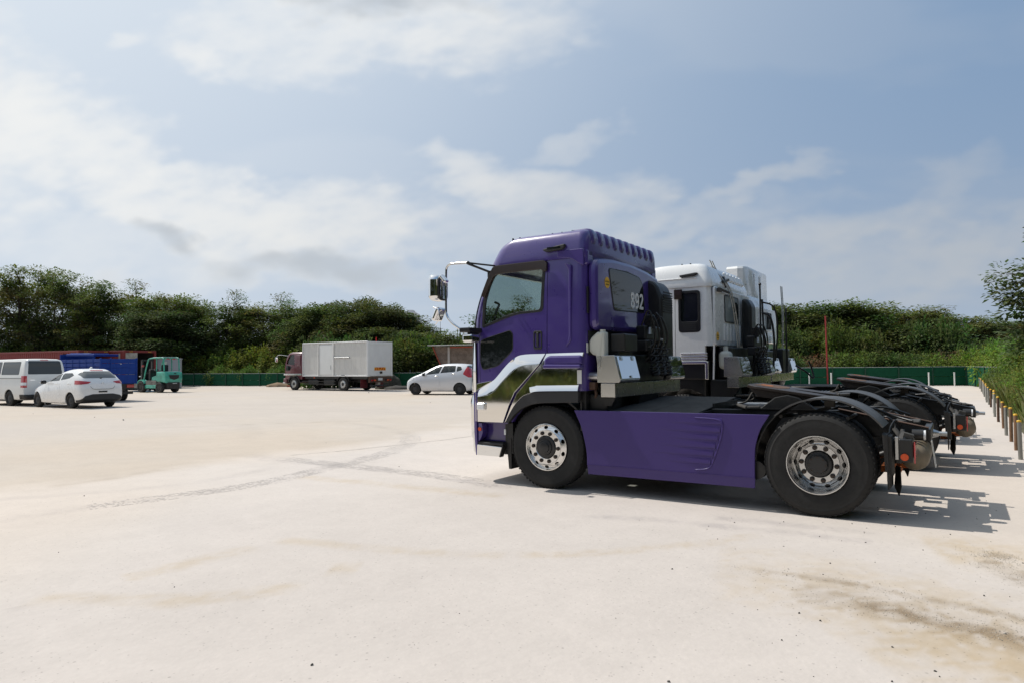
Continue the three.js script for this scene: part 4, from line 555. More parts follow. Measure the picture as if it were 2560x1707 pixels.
// ---------- white tractor unit with tall box deflector ----------
const whiteB = thing('tractor_truck', 'white tractor truck with tall square roof deflector at end of row', 'truck', OTRUCK(7.75, -.12), TH, 'tractor units parked in a row');
{
  const t = whiteB, N = -1.22;
  chassis(t, { edge: MAT.frame, tankMat: MAT.aluDull, plate: false }); lockers(t);
  wheel(t, 3.18, N, false, true); wheel(t, 3.18, -N, false, false); mb().cyl(.06, 2.0, 3.18, .5, 0, 'z').build('front_axle', MAT.frame, t);
  const rows = [[1.5, 2.66, 4.4, 1.2, .22, .1], [1.6, 2.64, 4.43, 1.22, .22, .12], [2.2, 2.64, 4.4, 1.22, .22, .14], [2.6, 2.66, 4.3, 1.2, .22, .16], [2.95, 2.7, 4.15, 1.14, .22, .2], [3.05, 2.76, 4.05, 1.05, .22, .2]];
  const cab = mb().add(cut(loftY(rows, 7, .6), prism(arcPts(3.18, .525, .62, 0, 360, 24), -2, 2)).geometry).build('cab', MAT.white, t);
  mb().ext(roundPoly([[4.15, 2.1], [4.05, 2.45], [3.95, 2.75], [3.4, 2.76], [3.4, 2.12]], .06, 5), N - .004, N + .03).build('window_glass', MAT.darkGlass, cab);
  const df = loftRings([[2.98, 0], [3.05, 0], [3.66, .02], [3.71, .05], [3.73, .12]].map(([y, k]) => { const f = mix(3.9, 3.15, sstep(2.98, 3.75, y)); return [[f, -.85], [f + .05, 0], [f, .85], [3.2, 1.12], [2.95, 1.14], [2.84, 1.08], [2.78, .9], [2.78, -.9], [2.84, -1.08], [2.95, -1.14], [3.2, -1.12]].map(([x, z]) => V(mix(x, 3.1, k), y, z * (1 - k))); }).map((r) => r.slice().reverse()), .4);
  const def = mb().add(df).build('roof_deflector', MAT.white, t); mb().span(2.74, 2.96, -1.16, 3.9, 3.0, 1.16, .01).build('deflector_base', MAT.white, def); for (const z of [-.35, .2]) mb().span(2.768, 3.1, z, 2.782, 3.6, z + .03, .004).build('deflector_seam', MAT.white, def); for (const y of [3.15, 3.3]) mb().cyl(.012, .01, 2.8, y, -1.0, 'x').build('rivet', MAT.dusty, def);
  const bk = mb().extM(roundPoly([[-1.0, 2.02], [1.05, 2.02], [1.05, 2.82], [-1.0, 2.82]], .12, 5), .05, YZ(2.66), .02).build('cab_back', MAT.white, t); const wo = roundPoly(rect(-.25, 2.33, .55, 2.72), .05, 4); const gl = mb().extM(wo, .012, YZ(2.616), .002).build('rear_window', mat(lin(.35, .38, .38), .05), bk); mb().extM(roundPoly(rect(-.29, 2.29, .59, 2.76), .06, 4), .02, YZ(2.618), .006, [wo.slice().reverse()]).build('window_frame', MAT.white, gl);
  for (const z of [.05, .2, .35]) mb().rod([2.59, 2.34, z], [2.58, 2.72, z - .04], .014).build('window_bar', MAT.black, gl);
  for (const z of [-.1, .4]) mb().box(.06, .18, .2, 2.62, 2.12, z, .03).build('back_bulge', MAT.white, bk);
  const ld = mb(); for (const z of [.8, .94]) ld.tube([[2.45, 1.6, z], [2.42, 2.4, z], [2.42, 2.9, z], [2.43, 3.15, z], [2.44, 3.4, z]], .011, 8, 6); const lad = ld.build('ladder', MAT.aluDull, t); for (let k = 0; k < 6; k++) mb().rod([2.42, 1.75 + k * .27, .8], [2.42, 1.75 + k * .27, .94], .012).build('rung', MAT.aluDull, lad);
  mb().rod([2.3, 1.3, .62], [2.3, 2.85, .62], .02).rod([2.3, 1.5, .62], [2.3, 1.9, .62], .03).build('hose_mast', MAT.black, t); mb().tube([[2.1, 1.5, .6], [1.9, 1.35, .75], [1.75, 1.2, .8], [1.8, 1.45, .85], [1.85, 1.6, .8]], .022).build('hanging_hose', MAT.black, t); mb().span(2.3, 1.2, .2, 2.6, 1.9, 1.0, .04).span(2.42, 1.3, -.95, 2.64, 1.84, 1.1, .03).build('engine_cover', MAT.black, t);
  mb().box(1.2, .014, 1.6, 1.6, 1.06, 0).build('deck_plate', MAT.dusty, t); mb().span(.75, .4, -1.15, 2.4, .95, -.55, .06).build('fuel_tank', MAT.aluDull, t);
}
console.log('white', performance.now() | 0);
// ---------- cars: body lofted along its length, panes cut through the shell ----------
function bodyLoft(st, zc, crease = .7) {
  const n = 10, ring = st.map(([x, yb, ys, yt, h, ht]) => { const half = [[0, yb], [.8 * h, yb], [.96 * h, yb + .05], [h, mix(yb, ys, .3)], [1.005 * h, mix(yb, ys, .62)], [.975 * h, ys], [mix(.975 * h, ht, .5), mix(ys, yt, .52)], [ht, yt - .35 * (yt - ys > .2 ? .16 : (yt - ys) * .5)], [ht * .8, yt - .012], [0, yt]]; return [...half.map(([z, y]) => V(x, y, zc + z)), ...half.slice(1, -1).reverse().map(([z, y]) => V(x, y, zc - z))]; });
  // refine along the length with a smooth curve
  const m = ring[0].length, curves = Array.from({ length: m }, (_, i) => new THREE.CatmullRomCurve3(ring.map((r) => r[i]), false, 'centripetal')), K = st.length * 4, fine = Array.from({ length: K + 1 }, (_, k) => curves.map((c) => c.getPoint(k / K)));
  const pos = []; const idx = []; fine.forEach((r) => r.forEach((p) => pos.push(p.x, p.y, p.z)));
  for (let j = 0; j < K; j++) for (let i = 0; i < m; i++) { const a = j * m + i, b = j * m + (i + 1) % m; idx.push(a, a + m, b, b, a + m, b + m); }
  for (const [j, up] of [[0, 0], [K, 1]]) { const r = fine[j], c = r.reduce((s, p) => s.add(p), V(0, 0, 0)).multiplyScalar(1 / m), k = pos.length / 3; pos.push(c.x, c.y, c.z); for (let i = 0; i < m; i++) { const a = j * m + i, b = j * m + (i + 1) % m; up ? idx.push(a, k, b) : idx.push(a, b, k); } }
  outward(pos, idx);
  const g = new THREE.BufferGeometry(); g.setAttribute('position', new THREE.Float32BufferAttribute(pos, 3)); g.setIndex(idx); g.computeVertexNormals(); return g;
}
const offset = (g, d) => { const k = g.clone(), p = k.attributes.position, n = g.attributes.normal; for (let i = 0; i < p.count; i++) p.setXYZ(i, p.getX(i) + n.getX(i) * d, p.getY(i) + n.getY(i) * d, p.getZ(i) + n.getZ(i) * d); return k; };
const prismX = (zy, x0, x1) => mb().extM(zy, x1 - x0, YZ(x1)).g[0];
function car(o) {
  const t = thing(o.name, o.label, o.category, o.pos, o.turn), B = bodyLoft(o.st, o.w / 2), M = o.mat;
  const cuts = [...o.side.map((w) => prism(w, -.5, o.w + .5)), ...(o.end ?? []).map(([zy, a, b]) => prismX(zy, a, b)), ...o.wheels.map(([x, r]) => prism(arcPts(x, r, r * 1.2, 0, 360, 28), -.4, .28)), ...o.wheels.map(([x, r]) => prism(arcPts(x, r, r * 1.2, 0, 360, 28), o.w - .28, o.w + .4)), ...(o.gaps ?? []).map((w) => prism(w, -.3, .012))];
  const body = mb().add(cut(B, offset(B, -.035), ...cuts).geometry).build('body', M, t);
  const skin = (a, b) => csg(offset(B, a), offset(B, b), SUBTRACTION);
  const pane = skin(-.012, -.018);
  o.side.forEach((w) => { mb().add(csg(pane, prism(w, -.5, o.w / 2), INTERSECTION).geometry).build('window', o.glass, body); mb().add(csg(pane, prism(w, o.w / 2, o.w + .5), INTERSECTION).geometry).build('window', o.glass, body); });
  (o.end ?? []).forEach(([zy, a, b, g]) => mb().add(csg(pane, prismX(zy, a, b), INTERSECTION).geometry).build(g ?? 'rear_window', o.endGlass ?? o.glass, body));
  (o.patches ?? []).forEach(([name, m, pr, d]) => mb().add(csg(skin(d ?? .008, -.01), pr, INTERSECTION).geometry).build(name, m, body));
  // floor, wheel wells and seats
  const x0 = o.wheels[1][0], x1 = o.wheels[0][0];
  mb().span(x0 + .4, .2, .1, x1 - .4, .3, o.w - .1).span(x0 - .6, .28, .22, x1 + .5, .5, o.w - .22).build('underbody', MAT.black, t);
  for (const z of [.45, o.w - .45]) { mb().box(.5, .2, .5, x0 + 1.25, .58, z, .06).box(.14, .6, .48, x0 + 1.0, .9, z, .06, [0, 0, .2]).box(.09, .18, .26, x0 + .9, 1.28, z, .04).build('seat', MAT.seat, t); }
  mb().box(.5, .22, o.w - .3, x0 + .35, .6, o.w / 2, .06).box(.14, .5, o.w - .3, x0 + .1, .9, o.w / 2, .06, [0, 0, .15]).span(x1 - .55, .7, .12, x1 - .25, .98, o.w - .12, .08).build('rear_bench', MAT.seat, t);
  for (const [x, r] of o.wheels) for (const s of [0, 1]) { const w = part('wheel', t); w.position.set(x, r, s ? o.w - .02 : .02); w.rotation.y = s ? Math.PI : 0; mesh('tyre', carTyre(r), MAT.rubber, w); mesh('rim', carRim(r), o.rim ?? MAT.plastic, w); }
  return [t, body];
}
const cache = {};
const carTyre = (r) => cache['t' + r] ??= mb().lathe([[r * .62, .02], [r * .68, .004], [r * .85, 0], [r * .95, .012], [r, .035], [r, .165], [r * .95, .19], [r * .7, .2], [r * .62, .18]], AX, 40, .6).geo();
const carRim = (r) => cache['r' + r] ??= mb().lathe([[r * .64, .02], [r * .62, .012], [r * .6, .03], [r * .52, .05], [r * .45, .03], [r * .3, .028], [r * .2, .02], [r * .18, .01], [0, .008]], AX, 32, .4).ext(circle(r * .58, 32), .05, .06, 0, holesAt(r * .49, 12, r * .03, r * .05, 0)).geo();
const W3 = (p) => [p[0], p[1], p[2]];
// silver hatchback beyond the purple cab
{
  const wd = 1.72, st = [[3.2, .36, .5, .6, .6, .5], [3.15, .26, .64, .76, .74, .62], [3.0, .2, .78, .9, .82, .68], [2.74, .19, .9, 1.03, .85, .7], [2.4, .19, 1.0, 1.15, .86, .7], [1.84, .19, 1.06, 1.43, .86, .63], [1.35, .19, 1.1, 1.61, .86, .6], [.95, .19, 1.14, 1.68, .86, .59], [.4, .19, 1.19, 1.7, .86, .58], [-.15, .2, 1.24, 1.67, .85, .57], [-.42, .22, 1.2, 1.6, .83, .55], [-.58, .26, 1.05, 1.22, .8, .6], [-.64, .32, .86, .98, .76, .58], [-.65, .38, .7, .76, .7, .5]];
  const [t, b] = car({ name: 'hatchback_car', label: 'silver hatchback car with bright red tail lamp parked beyond the purple cab', category: 'car', pos: [-2.84, 0, -36.58], turn: R(162.5), st, w: wd, mat: mat(lin(.6, .61, .63), .3, .15, { clearcoat: 1, clearcoatRoughness: .05 }), glass: MAT.tint,
    side: [roundPoly([[1.98, 1.09], [1.83, 1.25], [1.46, 1.48], [1.05, 1.57], [1.2, 1.17]], .04), roundPoly([[1.13, 1.18], [.98, 1.57], [.27, 1.57], [.25, 1.25]], .04), roundPoly([[.18, 1.25], [.19, 1.55], [-.03, 1.52], [-.12, 1.38], [-.08, 1.32]], .03), [[2.3, 1.11], [2.02, 1.25], [2.06, 1.12]]], wheels: [[2.62, .31], [0, .31]],
    end: [[roundPoly(rect(.2, 1.18, 1.52, 1.56), .08), -.9, -.35]], gaps: [[[2.28, .97], [2.2, .3], [2.208, .3], [2.288, .97]], [[1.18, 1.14], [1.148, .3], [1.156, .3], [1.188, 1.14]], [[.62, .3], [.44, .52], [.3, .85], [.308, .85], [.448, .52], [.63, .3]], [[2.2, .295], [.62, .295], [.62, .303], [2.2, .303]]],
    patches: [['tail_lamp', MAT.redLamp, prism(roundPoly([[-.2, 1.12], [-.36, 1.5], [-.44, 1.5], [-.75, 1.2], [-.75, .94], [-.5, .95]], .03), -.2, .6), .01], ['tail_lamp', MAT.redLamp, prism(roundPoly([[-.2, 1.12], [-.36, 1.5], [-.44, 1.5], [-.75, 1.2], [-.75, .94], [-.5, .95]], .03), 1.15, 2), .01], ['headlamp', MAT.clearLamp, prism([[3.3, .7], [2.7, .93], [2.75, .83], [3.3, .58]], -.3, .45), .006], ['headlamp', MAT.clearLamp, prism([[3.3, .7], [2.7, .93], [2.75, .83], [3.3, .58]], 1.27, 2.2), .006]] });
  for (const x of [1.42, .42]) mb().tube([[x, x > 1 ? 1.0 : 1.12, -.01], [x - .05, x > 1 ? 1.02 : 1.14, -.035], [x - .16, x > 1 ? 1.03 : 1.15, -.035], [x - .21, x > 1 ? 1.02 : 1.14, -.01]], .016).build('door_handle', MAT.alu, b);
  mb().box(.12, .16, .2, 2.05, 1.1, -.1, .05).build('wing_mirror', MAT.plastic, b); mb().box(.12, .16, .2, 2.05, 1.1, wd + .1, .05).build('wing_mirror', MAT.plastic, b);
}
// white hatchback in front of the van
{
  const wd = 1.7, st = [[3.02, .36, .5, .58, .6, .5], [2.97, .26, .62, .74, .72, .6], [2.75, .19, .74, .86, .8, .66], [2.4, .18, .84, .96, .84, .68], [2.06, .18, .93, 1.03, .85, .68], [1.75, .18, .99, 1.14, .85, .67], [1.25, .18, 1.05, 1.4, .85, .6], [.75, .18, 1.1, 1.54, .85, .57], [.1, .18, 1.15, 1.585, .85, .56], [-.3, .2, 1.17, 1.53, .85, .55], [-.5, .22, 1.14, 1.41, .845, .56], [-.68, .26, 1.04, 1.17, .83, .62], [-.79, .32, .9, 1.0, .79, .6], [-.83, .36, .74, .8, .74, .55]];
  const [t, b] = car({ name: 'hatchback_car', label: 'white hatchback car with black rear bumper skirt, in front of white van', category: 'car', pos: [-17.64, 0, -27.2], turn: R(150), st, w: wd, mat: MAT.white, glass: MAT.tint, endGlass: mat(lin(.16, .17, .17), .08), wheels: [[2.55, .3], [0, .3]],
    side: [roundPoly([[1.75, 1.06], [1.25, 1.3], [.88, 1.4], [.82, 1.11]], .03), roundPoly([[.74, 1.12], [.8, 1.4], [.15, 1.41], [-.1, 1.32], [.12, 1.2]], .04)], end: [[roundPoly([[.2, 1.2], [.14, 1.36], [.24, 1.47], [1.46, 1.47], [1.56, 1.36], [1.5, 1.2]], .04), -1, -.3]],
    gaps: [[[1.85, .95], [1.95, .6], [1.9, .25], [1.908, .25], [1.958, .6], [1.858, .95]], [[.79, 1.1], [.72, .3], [.728, .3], [.798, 1.1]]],
    patches: [['bumper_skirt', MAT.plastic, prismX(roundPoly([[-.1, .2], [.16, .5], [.45, .57], [1.25, .57], [1.54, .5], [1.8, .2]], .03), -1.2, -.42), .012], ['tail_lamp', MAT.redLamp, prismX(roundPoly([[-.1, 1.13], [.42, 1.06], [.3, .99], [0, .96], [-.1, 1.0]], .02), -1.2, -.35), .012], ['tail_lamp', MAT.redLamp, prismX(roundPoly([[1.8, 1.13], [1.28, 1.06], [1.4, .99], [1.7, .96], [1.8, 1.0]], .02), -1.2, -.35), .012], ['brake_light', MAT.redLamp, prismX(rect(.6, 1.5, 1.1, 1.53), -.7, -.2), .008]] });
  mb().box(.02, .06, .34, -.84, .66, .85, .008).build('plate_recess', MAT.black, b); mb().add(new THREE.TorusGeometry(.05, .008, 6, 20), M4([-.8, .98, .85], [0, Math.PI / 2, 0])).build('emblem', MAT.chromeSoft, b); mb().rod([-.64, 1.2, .85], [-.55, 1.27, 1.3], .012).box(.06, .05, .08, -.65, 1.2, .85, .015).build('rear_wiper', MAT.black, b); mb().ext([[.2, 1.57], [-.02, 1.58], [0, 1.63], [.05, 1.65]], .82, .88, .01).build('roof_antenna', MAT.white, b);
  for (const x of [1.05, .15]) mb().tube([[x, .97, -.008], [x - .04, .985, -.03], [x - .15, .99, -.03], [x - .19, .98, -.008]], .015).build('door_handle', MAT.white, b);
  mb().box(.14, .15, .2, 1.78, 1.05, -.1, .05).build('wing_mirror', MAT.blackGloss, b); mb().box(.14, .15, .2, 1.78, 1.05, wd + .1, .05).build('wing_mirror', MAT.blackGloss, b);
  // hatch seam
  mb().tube([[-.76, 1.0, .3], [-.82, .86, .38], [-.84, .77, .5], [-.845, .76, .85], [-.84, .77, 1.2], [-.82, .86, 1.32], [-.76, 1.0, 1.4]], .006).build('hatch_seam', MAT.dusty, b);
}
// white van
{
  const wd = 1.72, st = [[3.6, .4, .6, .8, .7, .6], [3.5, .3, .9, 1.1, .8, .68], [3.2, .25, 1.1, 1.5, .84, .68], [2.7, .25, 1.2, 1.92, .86, .68], [2.2, .25, 1.25, 2.0, .86, .7], [.6, .25, 1.25, 2.03, .86, .71], [-.8, .27, 1.25, 2.03, .86, .71], [-1.05, .3, 1.25, 2.0, .86, .72], [-1.14, .32, 1.2, 1.85, .855, .74], [-1.2, .34, 1.1, 1.4, .85, .78], [-1.22, .4, 1.0, 1.2, .84, .78]];
  const [t, b] = car({ name: 'van', label: 'white passenger van with wide dark rear window, beside blue stake truck', category: 'van', pos: [-21.78, 0, -29.52], turn: R(151), st, w: wd, mat: MAT.whiteOld, glass: mat(lin(.05, .055, .055), .06), wheels: [[2.57, .33], [0, .33]], side: [roundPoly(rect(-.76, 1.34, .72, 1.9), .06), roundPoly(rect(.8, 1.34, 1.8, 1.9), .06), roundPoly([[1.9, 1.34], [1.9, 1.88], [2.4, 1.88], [2.9, 1.4]], .06)], end: [[roundPoly([[.17, 1.36], [.22, 1.93], [1.5, 1.93], [1.55, 1.36]], .06), -1.6, -.85]],
    patches: [['tail_lamp', MAT.redLamp, prismX(rect(-.1, .8, .13, 1.3), -1.6, -1.0), .012], ['tail_lamp', MAT.redLamp, prismX(rect(1.59, .8, 1.82, 1.3), -1.6, -1.0), .012], ['reversing_lamp', MAT.clearLamp, prismX(rect(-.06, .9, .11, 1.02), -1.6, -1.0), .016], ['rear_bumper', MAT.dusty, prismX(rect(-.2, .3, 1.9, .5), -1.6, -.9), .02], ['brake_light', MAT.redLamp, prismX(rect(.7, 1.96, 1.02, 1.99), -1.6, -.7), .01]] });
  mb().box(.02, .05, .5, -1.225, 1.02, .86, .01).build('hatch_handle', MAT.chromeSoft, b); mb().add(new THREE.TorusGeometry(.06, .008, 6, 20), M4([-1.2, 1.2, .86], [0, Math.PI / 2, 0], [1.4, 1, 1])).build('emblem', MAT.chromeSoft, b); mb().span(-1.0, 1.18, -.012, 2.0, 1.2, .01).build('slide_rail', MAT.dusty, b); mb().box(.02, .02, .2, -1.215, 1.12, .35).build('badge', MAT.chromeSoft, b);
}
function truckWheel(t, x, z, r, near) { const w = part('wheel', t); w.position.set(x, r, z); w.rotation.y = near ? 0 : Math.PI; const s = r / .525; const a = mesh('tyre', TYRE, MAT.rubber, w), b = mesh('rim', rimFront, MAT.aluDull, w), h = mesh('hub', hubFront, MAT.hub, w), d = mesh('brake_drum', drum, MAT.frame, w); for (const q of [a, b, h, d]) q.scale.setScalar(s); }
// ---------- box truck with maroon cab ----------
{
  const t = thing('box_truck', 'maroon cab box truck with ribbed white aluminium cargo body', 'truck', [-11.03, 0, -44.42], R(148)), wd = 2.3, maroon = paint(lin(.1, .012, .02));
  mb().span(-2.0, .55, .6, 4.9, .78, .75).span(-2.0, .55, 1.55, 4.9, .78, 1.7).span(-2.0, .78, .2, 3.8, .92, 2.1).build('frame', MAT.frame, t);
  for (const z of [0, wd]) { truckWheel(t, 4.7, z, .44, !z); truckWheel(t, 0, z, .44, !z); }
  // cargo body with horizontally ribbed sides
  const rib = (z, s, x0, x1, name) => { const p = [], n = 36; for (let k = 0; k <= n; k++) { const y = 1.02 + k * (2.08 / n); p.push([y, 0], [y + .012, .022], [y + .04, .022], [y + .05, 0]); } const pos = [], idx = []; p.forEach(([y, d]) => pos.push(x0, y, z + s * d, x1, y, z + s * d)); for (let k = 0; k < p.length - 1; k++) idx.push(k * 2, k * 2 + 1, k * 2 + 2, k * 2 + 2, k * 2 + 1, k * 2 + 3); const g = new THREE.BufferGeometry(); g.setAttribute('position', new THREE.Float32BufferAttribute(pos, 3)); g.setIndex(idx); g.computeVertexNormals(); return mb().add(toCreasedNormals(g, .3)).build(name, whiteAlu, body); };
  const whiteAlu = mat(lin(.78, .78, .76), .4, .05, { map: nStreak });
  const body = mb().span(-2.15, .94, .06, 3.82, 1.02, wd - .06).span(-2.15, 1.02, .07, 3.8, 3.1, .09).span(-2.15, 1.02, wd - .09, 3.8, 3.1, wd - .07).span(3.76, 1.02, .07, 3.82, 3.12, wd - .07).span(-2.15, 3.1, .05, 3.82, 3.16, wd - .05, .02).build('cargo_body', whiteAlu, t);
  rib(.07, -1, .84, -2.1, 'ribbed_panel'); rib(.07, -1, 3.78, 2.36, 'ribbed_panel'); rib(wd - .07, 1, -2.1, 3.78, 'ribbed_panel');
  mb().span(-2.17, .94, .0, 3.84, 1.02, .06, .01).span(-2.17, 3.1, -.01, 3.84, 3.18, .08, .02).span(-2.2, .94, -.01, -2.1, 3.18, .08, .02).span(3.76, .94, -.01, 3.84, 3.18, .08, .02).build('body_rail', mat(lin(.66, .66, .65), .3, .3), body);
  const dr = mb().span(.96, 1.05, -.0, 2.2, 3.0, .05, .02).build('side_door', MAT.whiteOld, body); mb().span(.84, 1.0, -.02, .95, 3.08, .06, .01).span(2.25, 1.0, -.02, 2.33, 3.08, .06, .01).build('door_frame', whiteAlu, dr); mb().span(1.1, 1.4, -.02, 1.14, 1.7, 0, .005).build('door_latch', MAT.aluDull, dr); mb().span(-.6, 2.12, -.03, .8, 2.2, .06, .02).build('slide_rail', MAT.aluDull, body);
  const rear = mb().span(-2.2, .98, .18, -2.15, 2.95, wd - .18, .01).build('rear_shutter', MAT.whiteOld, body); mb().span(-2.22, .94, -.0, -2.12, 3.16, .18, .01).span(-2.22, .94, wd - .18, -2.12, 3.16, wd, .01).span(-2.22, 2.95, .18, -2.12, 3.16, wd - .18, .01).build('rear_frame', MAT.whiteOld, rear);
  const sg = mb().span(-2.215, 1.32, .6, -2.2, 1.52, 1.65, .003).build('hazard_board', MAT.yellow, rear); for (let k = 0; k < 6; k++) mb().extM([[0, 0], [.09, 0], [k < 3 ? .17 : -.01, .19], [k < 3 ? .08 : -.1, .19]], .004, YZ(-2.216).multiply(new THREE.Matrix4().makeTranslation(.63 + k * .16 + (k > 2 ? .08 : 0), 1.325, 0))).build('hazard_stripe', MAT.red, sg);
  mb().box(.06, .14, .2, -2.23, 1.18, 1.2, .02).build('shutter_handle', MAT.black, rear); mb().cyl(.03, .3, -1.9, 3.3, 1.1).build('roof_post', MAT.red, body);
  mb().span(-2.25, .55, .15, -2.1, .92, wd - .15, .01).build('rear_beam', MAT.rust, t); mb().span(-2.3, .62, .2, -2.25, .78, .7, .01).span(-2.3, .62, wd - .7, -2.25, .78, wd - .2, .01).build('rear_lamp_bar', MAT.frame, t); for (const z of [.3, .55, wd - .55, wd - .3]) mb().span(-2.32, .65, z - .09, -2.295, .75, z + .09, .01).build('rear_lamp', z < .4 || z > wd - .4 ? MAT.redLamp : MAT.orange, t);
  mb().span(-2.26, .68, .9, -2.25, .84, 1.3).build('number_plate', MAT.label, t); for (const z of [.1, wd - .7]) mb().span(-1.5, .2, z, -1.48, .75, z + .6).build('mud_flap', mat(lin(.12, .012, .015), .7), t); mb().span(-2.2, .3, .3, -2.1, .4, wd - .3, .02).build('underrun_bar', MAT.dusty, t); mb().span(-2.15, .36, 1.0, -1.9, .6, 1.2).build('bracket', MAT.aluDull, t);
  mb().span(.9, .35, .1, 1.9, .75, .6, .05).span(2.4, .4, .1, 3.4, .72, .55, .06).build('side_box', MAT.black, t); mb().span(.7, .42, .02, 3.9, .46, .06).span(.7, .6, .02, 3.9, .64, .06).build('side_guard', MAT.dusty, t); mb().box(.12, .06, .03, 2.7, .86, .03, .01).build('side_marker', MAT.orange, t);
  // cab
  const rows = [[.75, 3.95, 5.75, 1.1, .2, .05], [1.4, 3.92, 5.8, 1.12, .22, .06], [1.75, 3.92, 5.76, 1.12, .22, .06], [2.2, 3.94, 5.62, 1.1, .22, .08], [2.5, 3.98, 5.4, 1.05, .2, .1], [2.6, 4.1, 5.2, .95, .2, .1]], win = roundPoly([[5.5, 1.78], [5.45, 2.0], [5.2, 2.42], [4.72, 2.44], [4.66, 1.7]], .06, 4);
  const cabG = loftY(rows, 6, .6); cabG.translate(0, 0, wd / 2); const inner = loftY(rows.map(([y, a, b, w, f, r]) => [y - .04, a + .06, b - .06, w - .06, f, r]), 4); inner.translate(0, 0, wd / 2);
  const cab = mb().add(cut(cabG, inner, prism(win, -.5, 3), prism(rect(4.62, .8, 4.628, 2.5), -.5, .06), prism(arcPts(4.7, .44, .56, 0, 360, 24), -.5, 3), mb().span(5.3, 1.8, .2, 6, 2.45, 2.1).g[0]).geometry).build('cab', maroon, t);
  for (const z of [.1, wd - .1]) mb().ext(win, z - .004, z + .004, 0, [], (x, y) => (y - 1.7) * .06 * (z < 1 ? 1 : -1)).build('window', MAT.tint, cab); mb().ext([[5.74, 1.75], [5.73, 1.75], [5.38, 2.48], [5.39, 2.48]], .15, wd - .15).build('windscreen', MAT.darkGlass, cab); mb().ext(roundPoly([[5.55, 1.32], [5.1, 1.35], [4.95, 1.62], [5.5, 1.72]], .05), .02, .06, .01).build('lower_window', MAT.darkGlass, cab);
  mb().span(4.05, 1.65, -.01, 4.45, 2.38, .1, .03).build('pressed_panel', maroon, cab); mb().span(3.95, 1.02, -.02, 5.72, 1.12, .1, .02).build('chrome_strip', MAT.chromeSoft, cab); mb().span(5.5, .45, .05, 5.86, .8, wd - .05, .06).build('front_bumper', maroon, t); mb().span(5.6, .46, .0, 5.84, .54, .3, .02).build('bumper_chrome', MAT.chromeSoft, t); mb().ext(arcPts(4.7, .44, .62, 10, 170, 16).concat(arcPts(4.7, .44, .54, 170, 10, 16)), -.01, .3, .01).ext(arcPts(0, .44, .6, 20, 160, 16).concat(arcPts(0, .44, .56, 160, 20, 16)), .0, .5, .01).build('wheel_arch', MAT.black, t);
  mb().tube([[5.4, 2.35, .1], [5.9, 2.42, -.2], [6.15, 2.3, -.25], [6.15, 1.9, -.25]], .015).build('mirror_arm', MAT.chromeSoft, t); mb().box(.1, .32, .2, 6.18, 2.1, -.25, .04).build('wing_mirror', MAT.chrome, t); mb().span(3.3, 1.1, .2, 3.74, 1.8, .3).build('headboard', MAT.black, t); mb().span(4.2, 1.2, .3, 4.7, 1.6, wd - .3, .05).box(.14, .6, 1.6, 4.2, 1.8, wd / 2, .05).build('seat', MAT.seat, t);
}
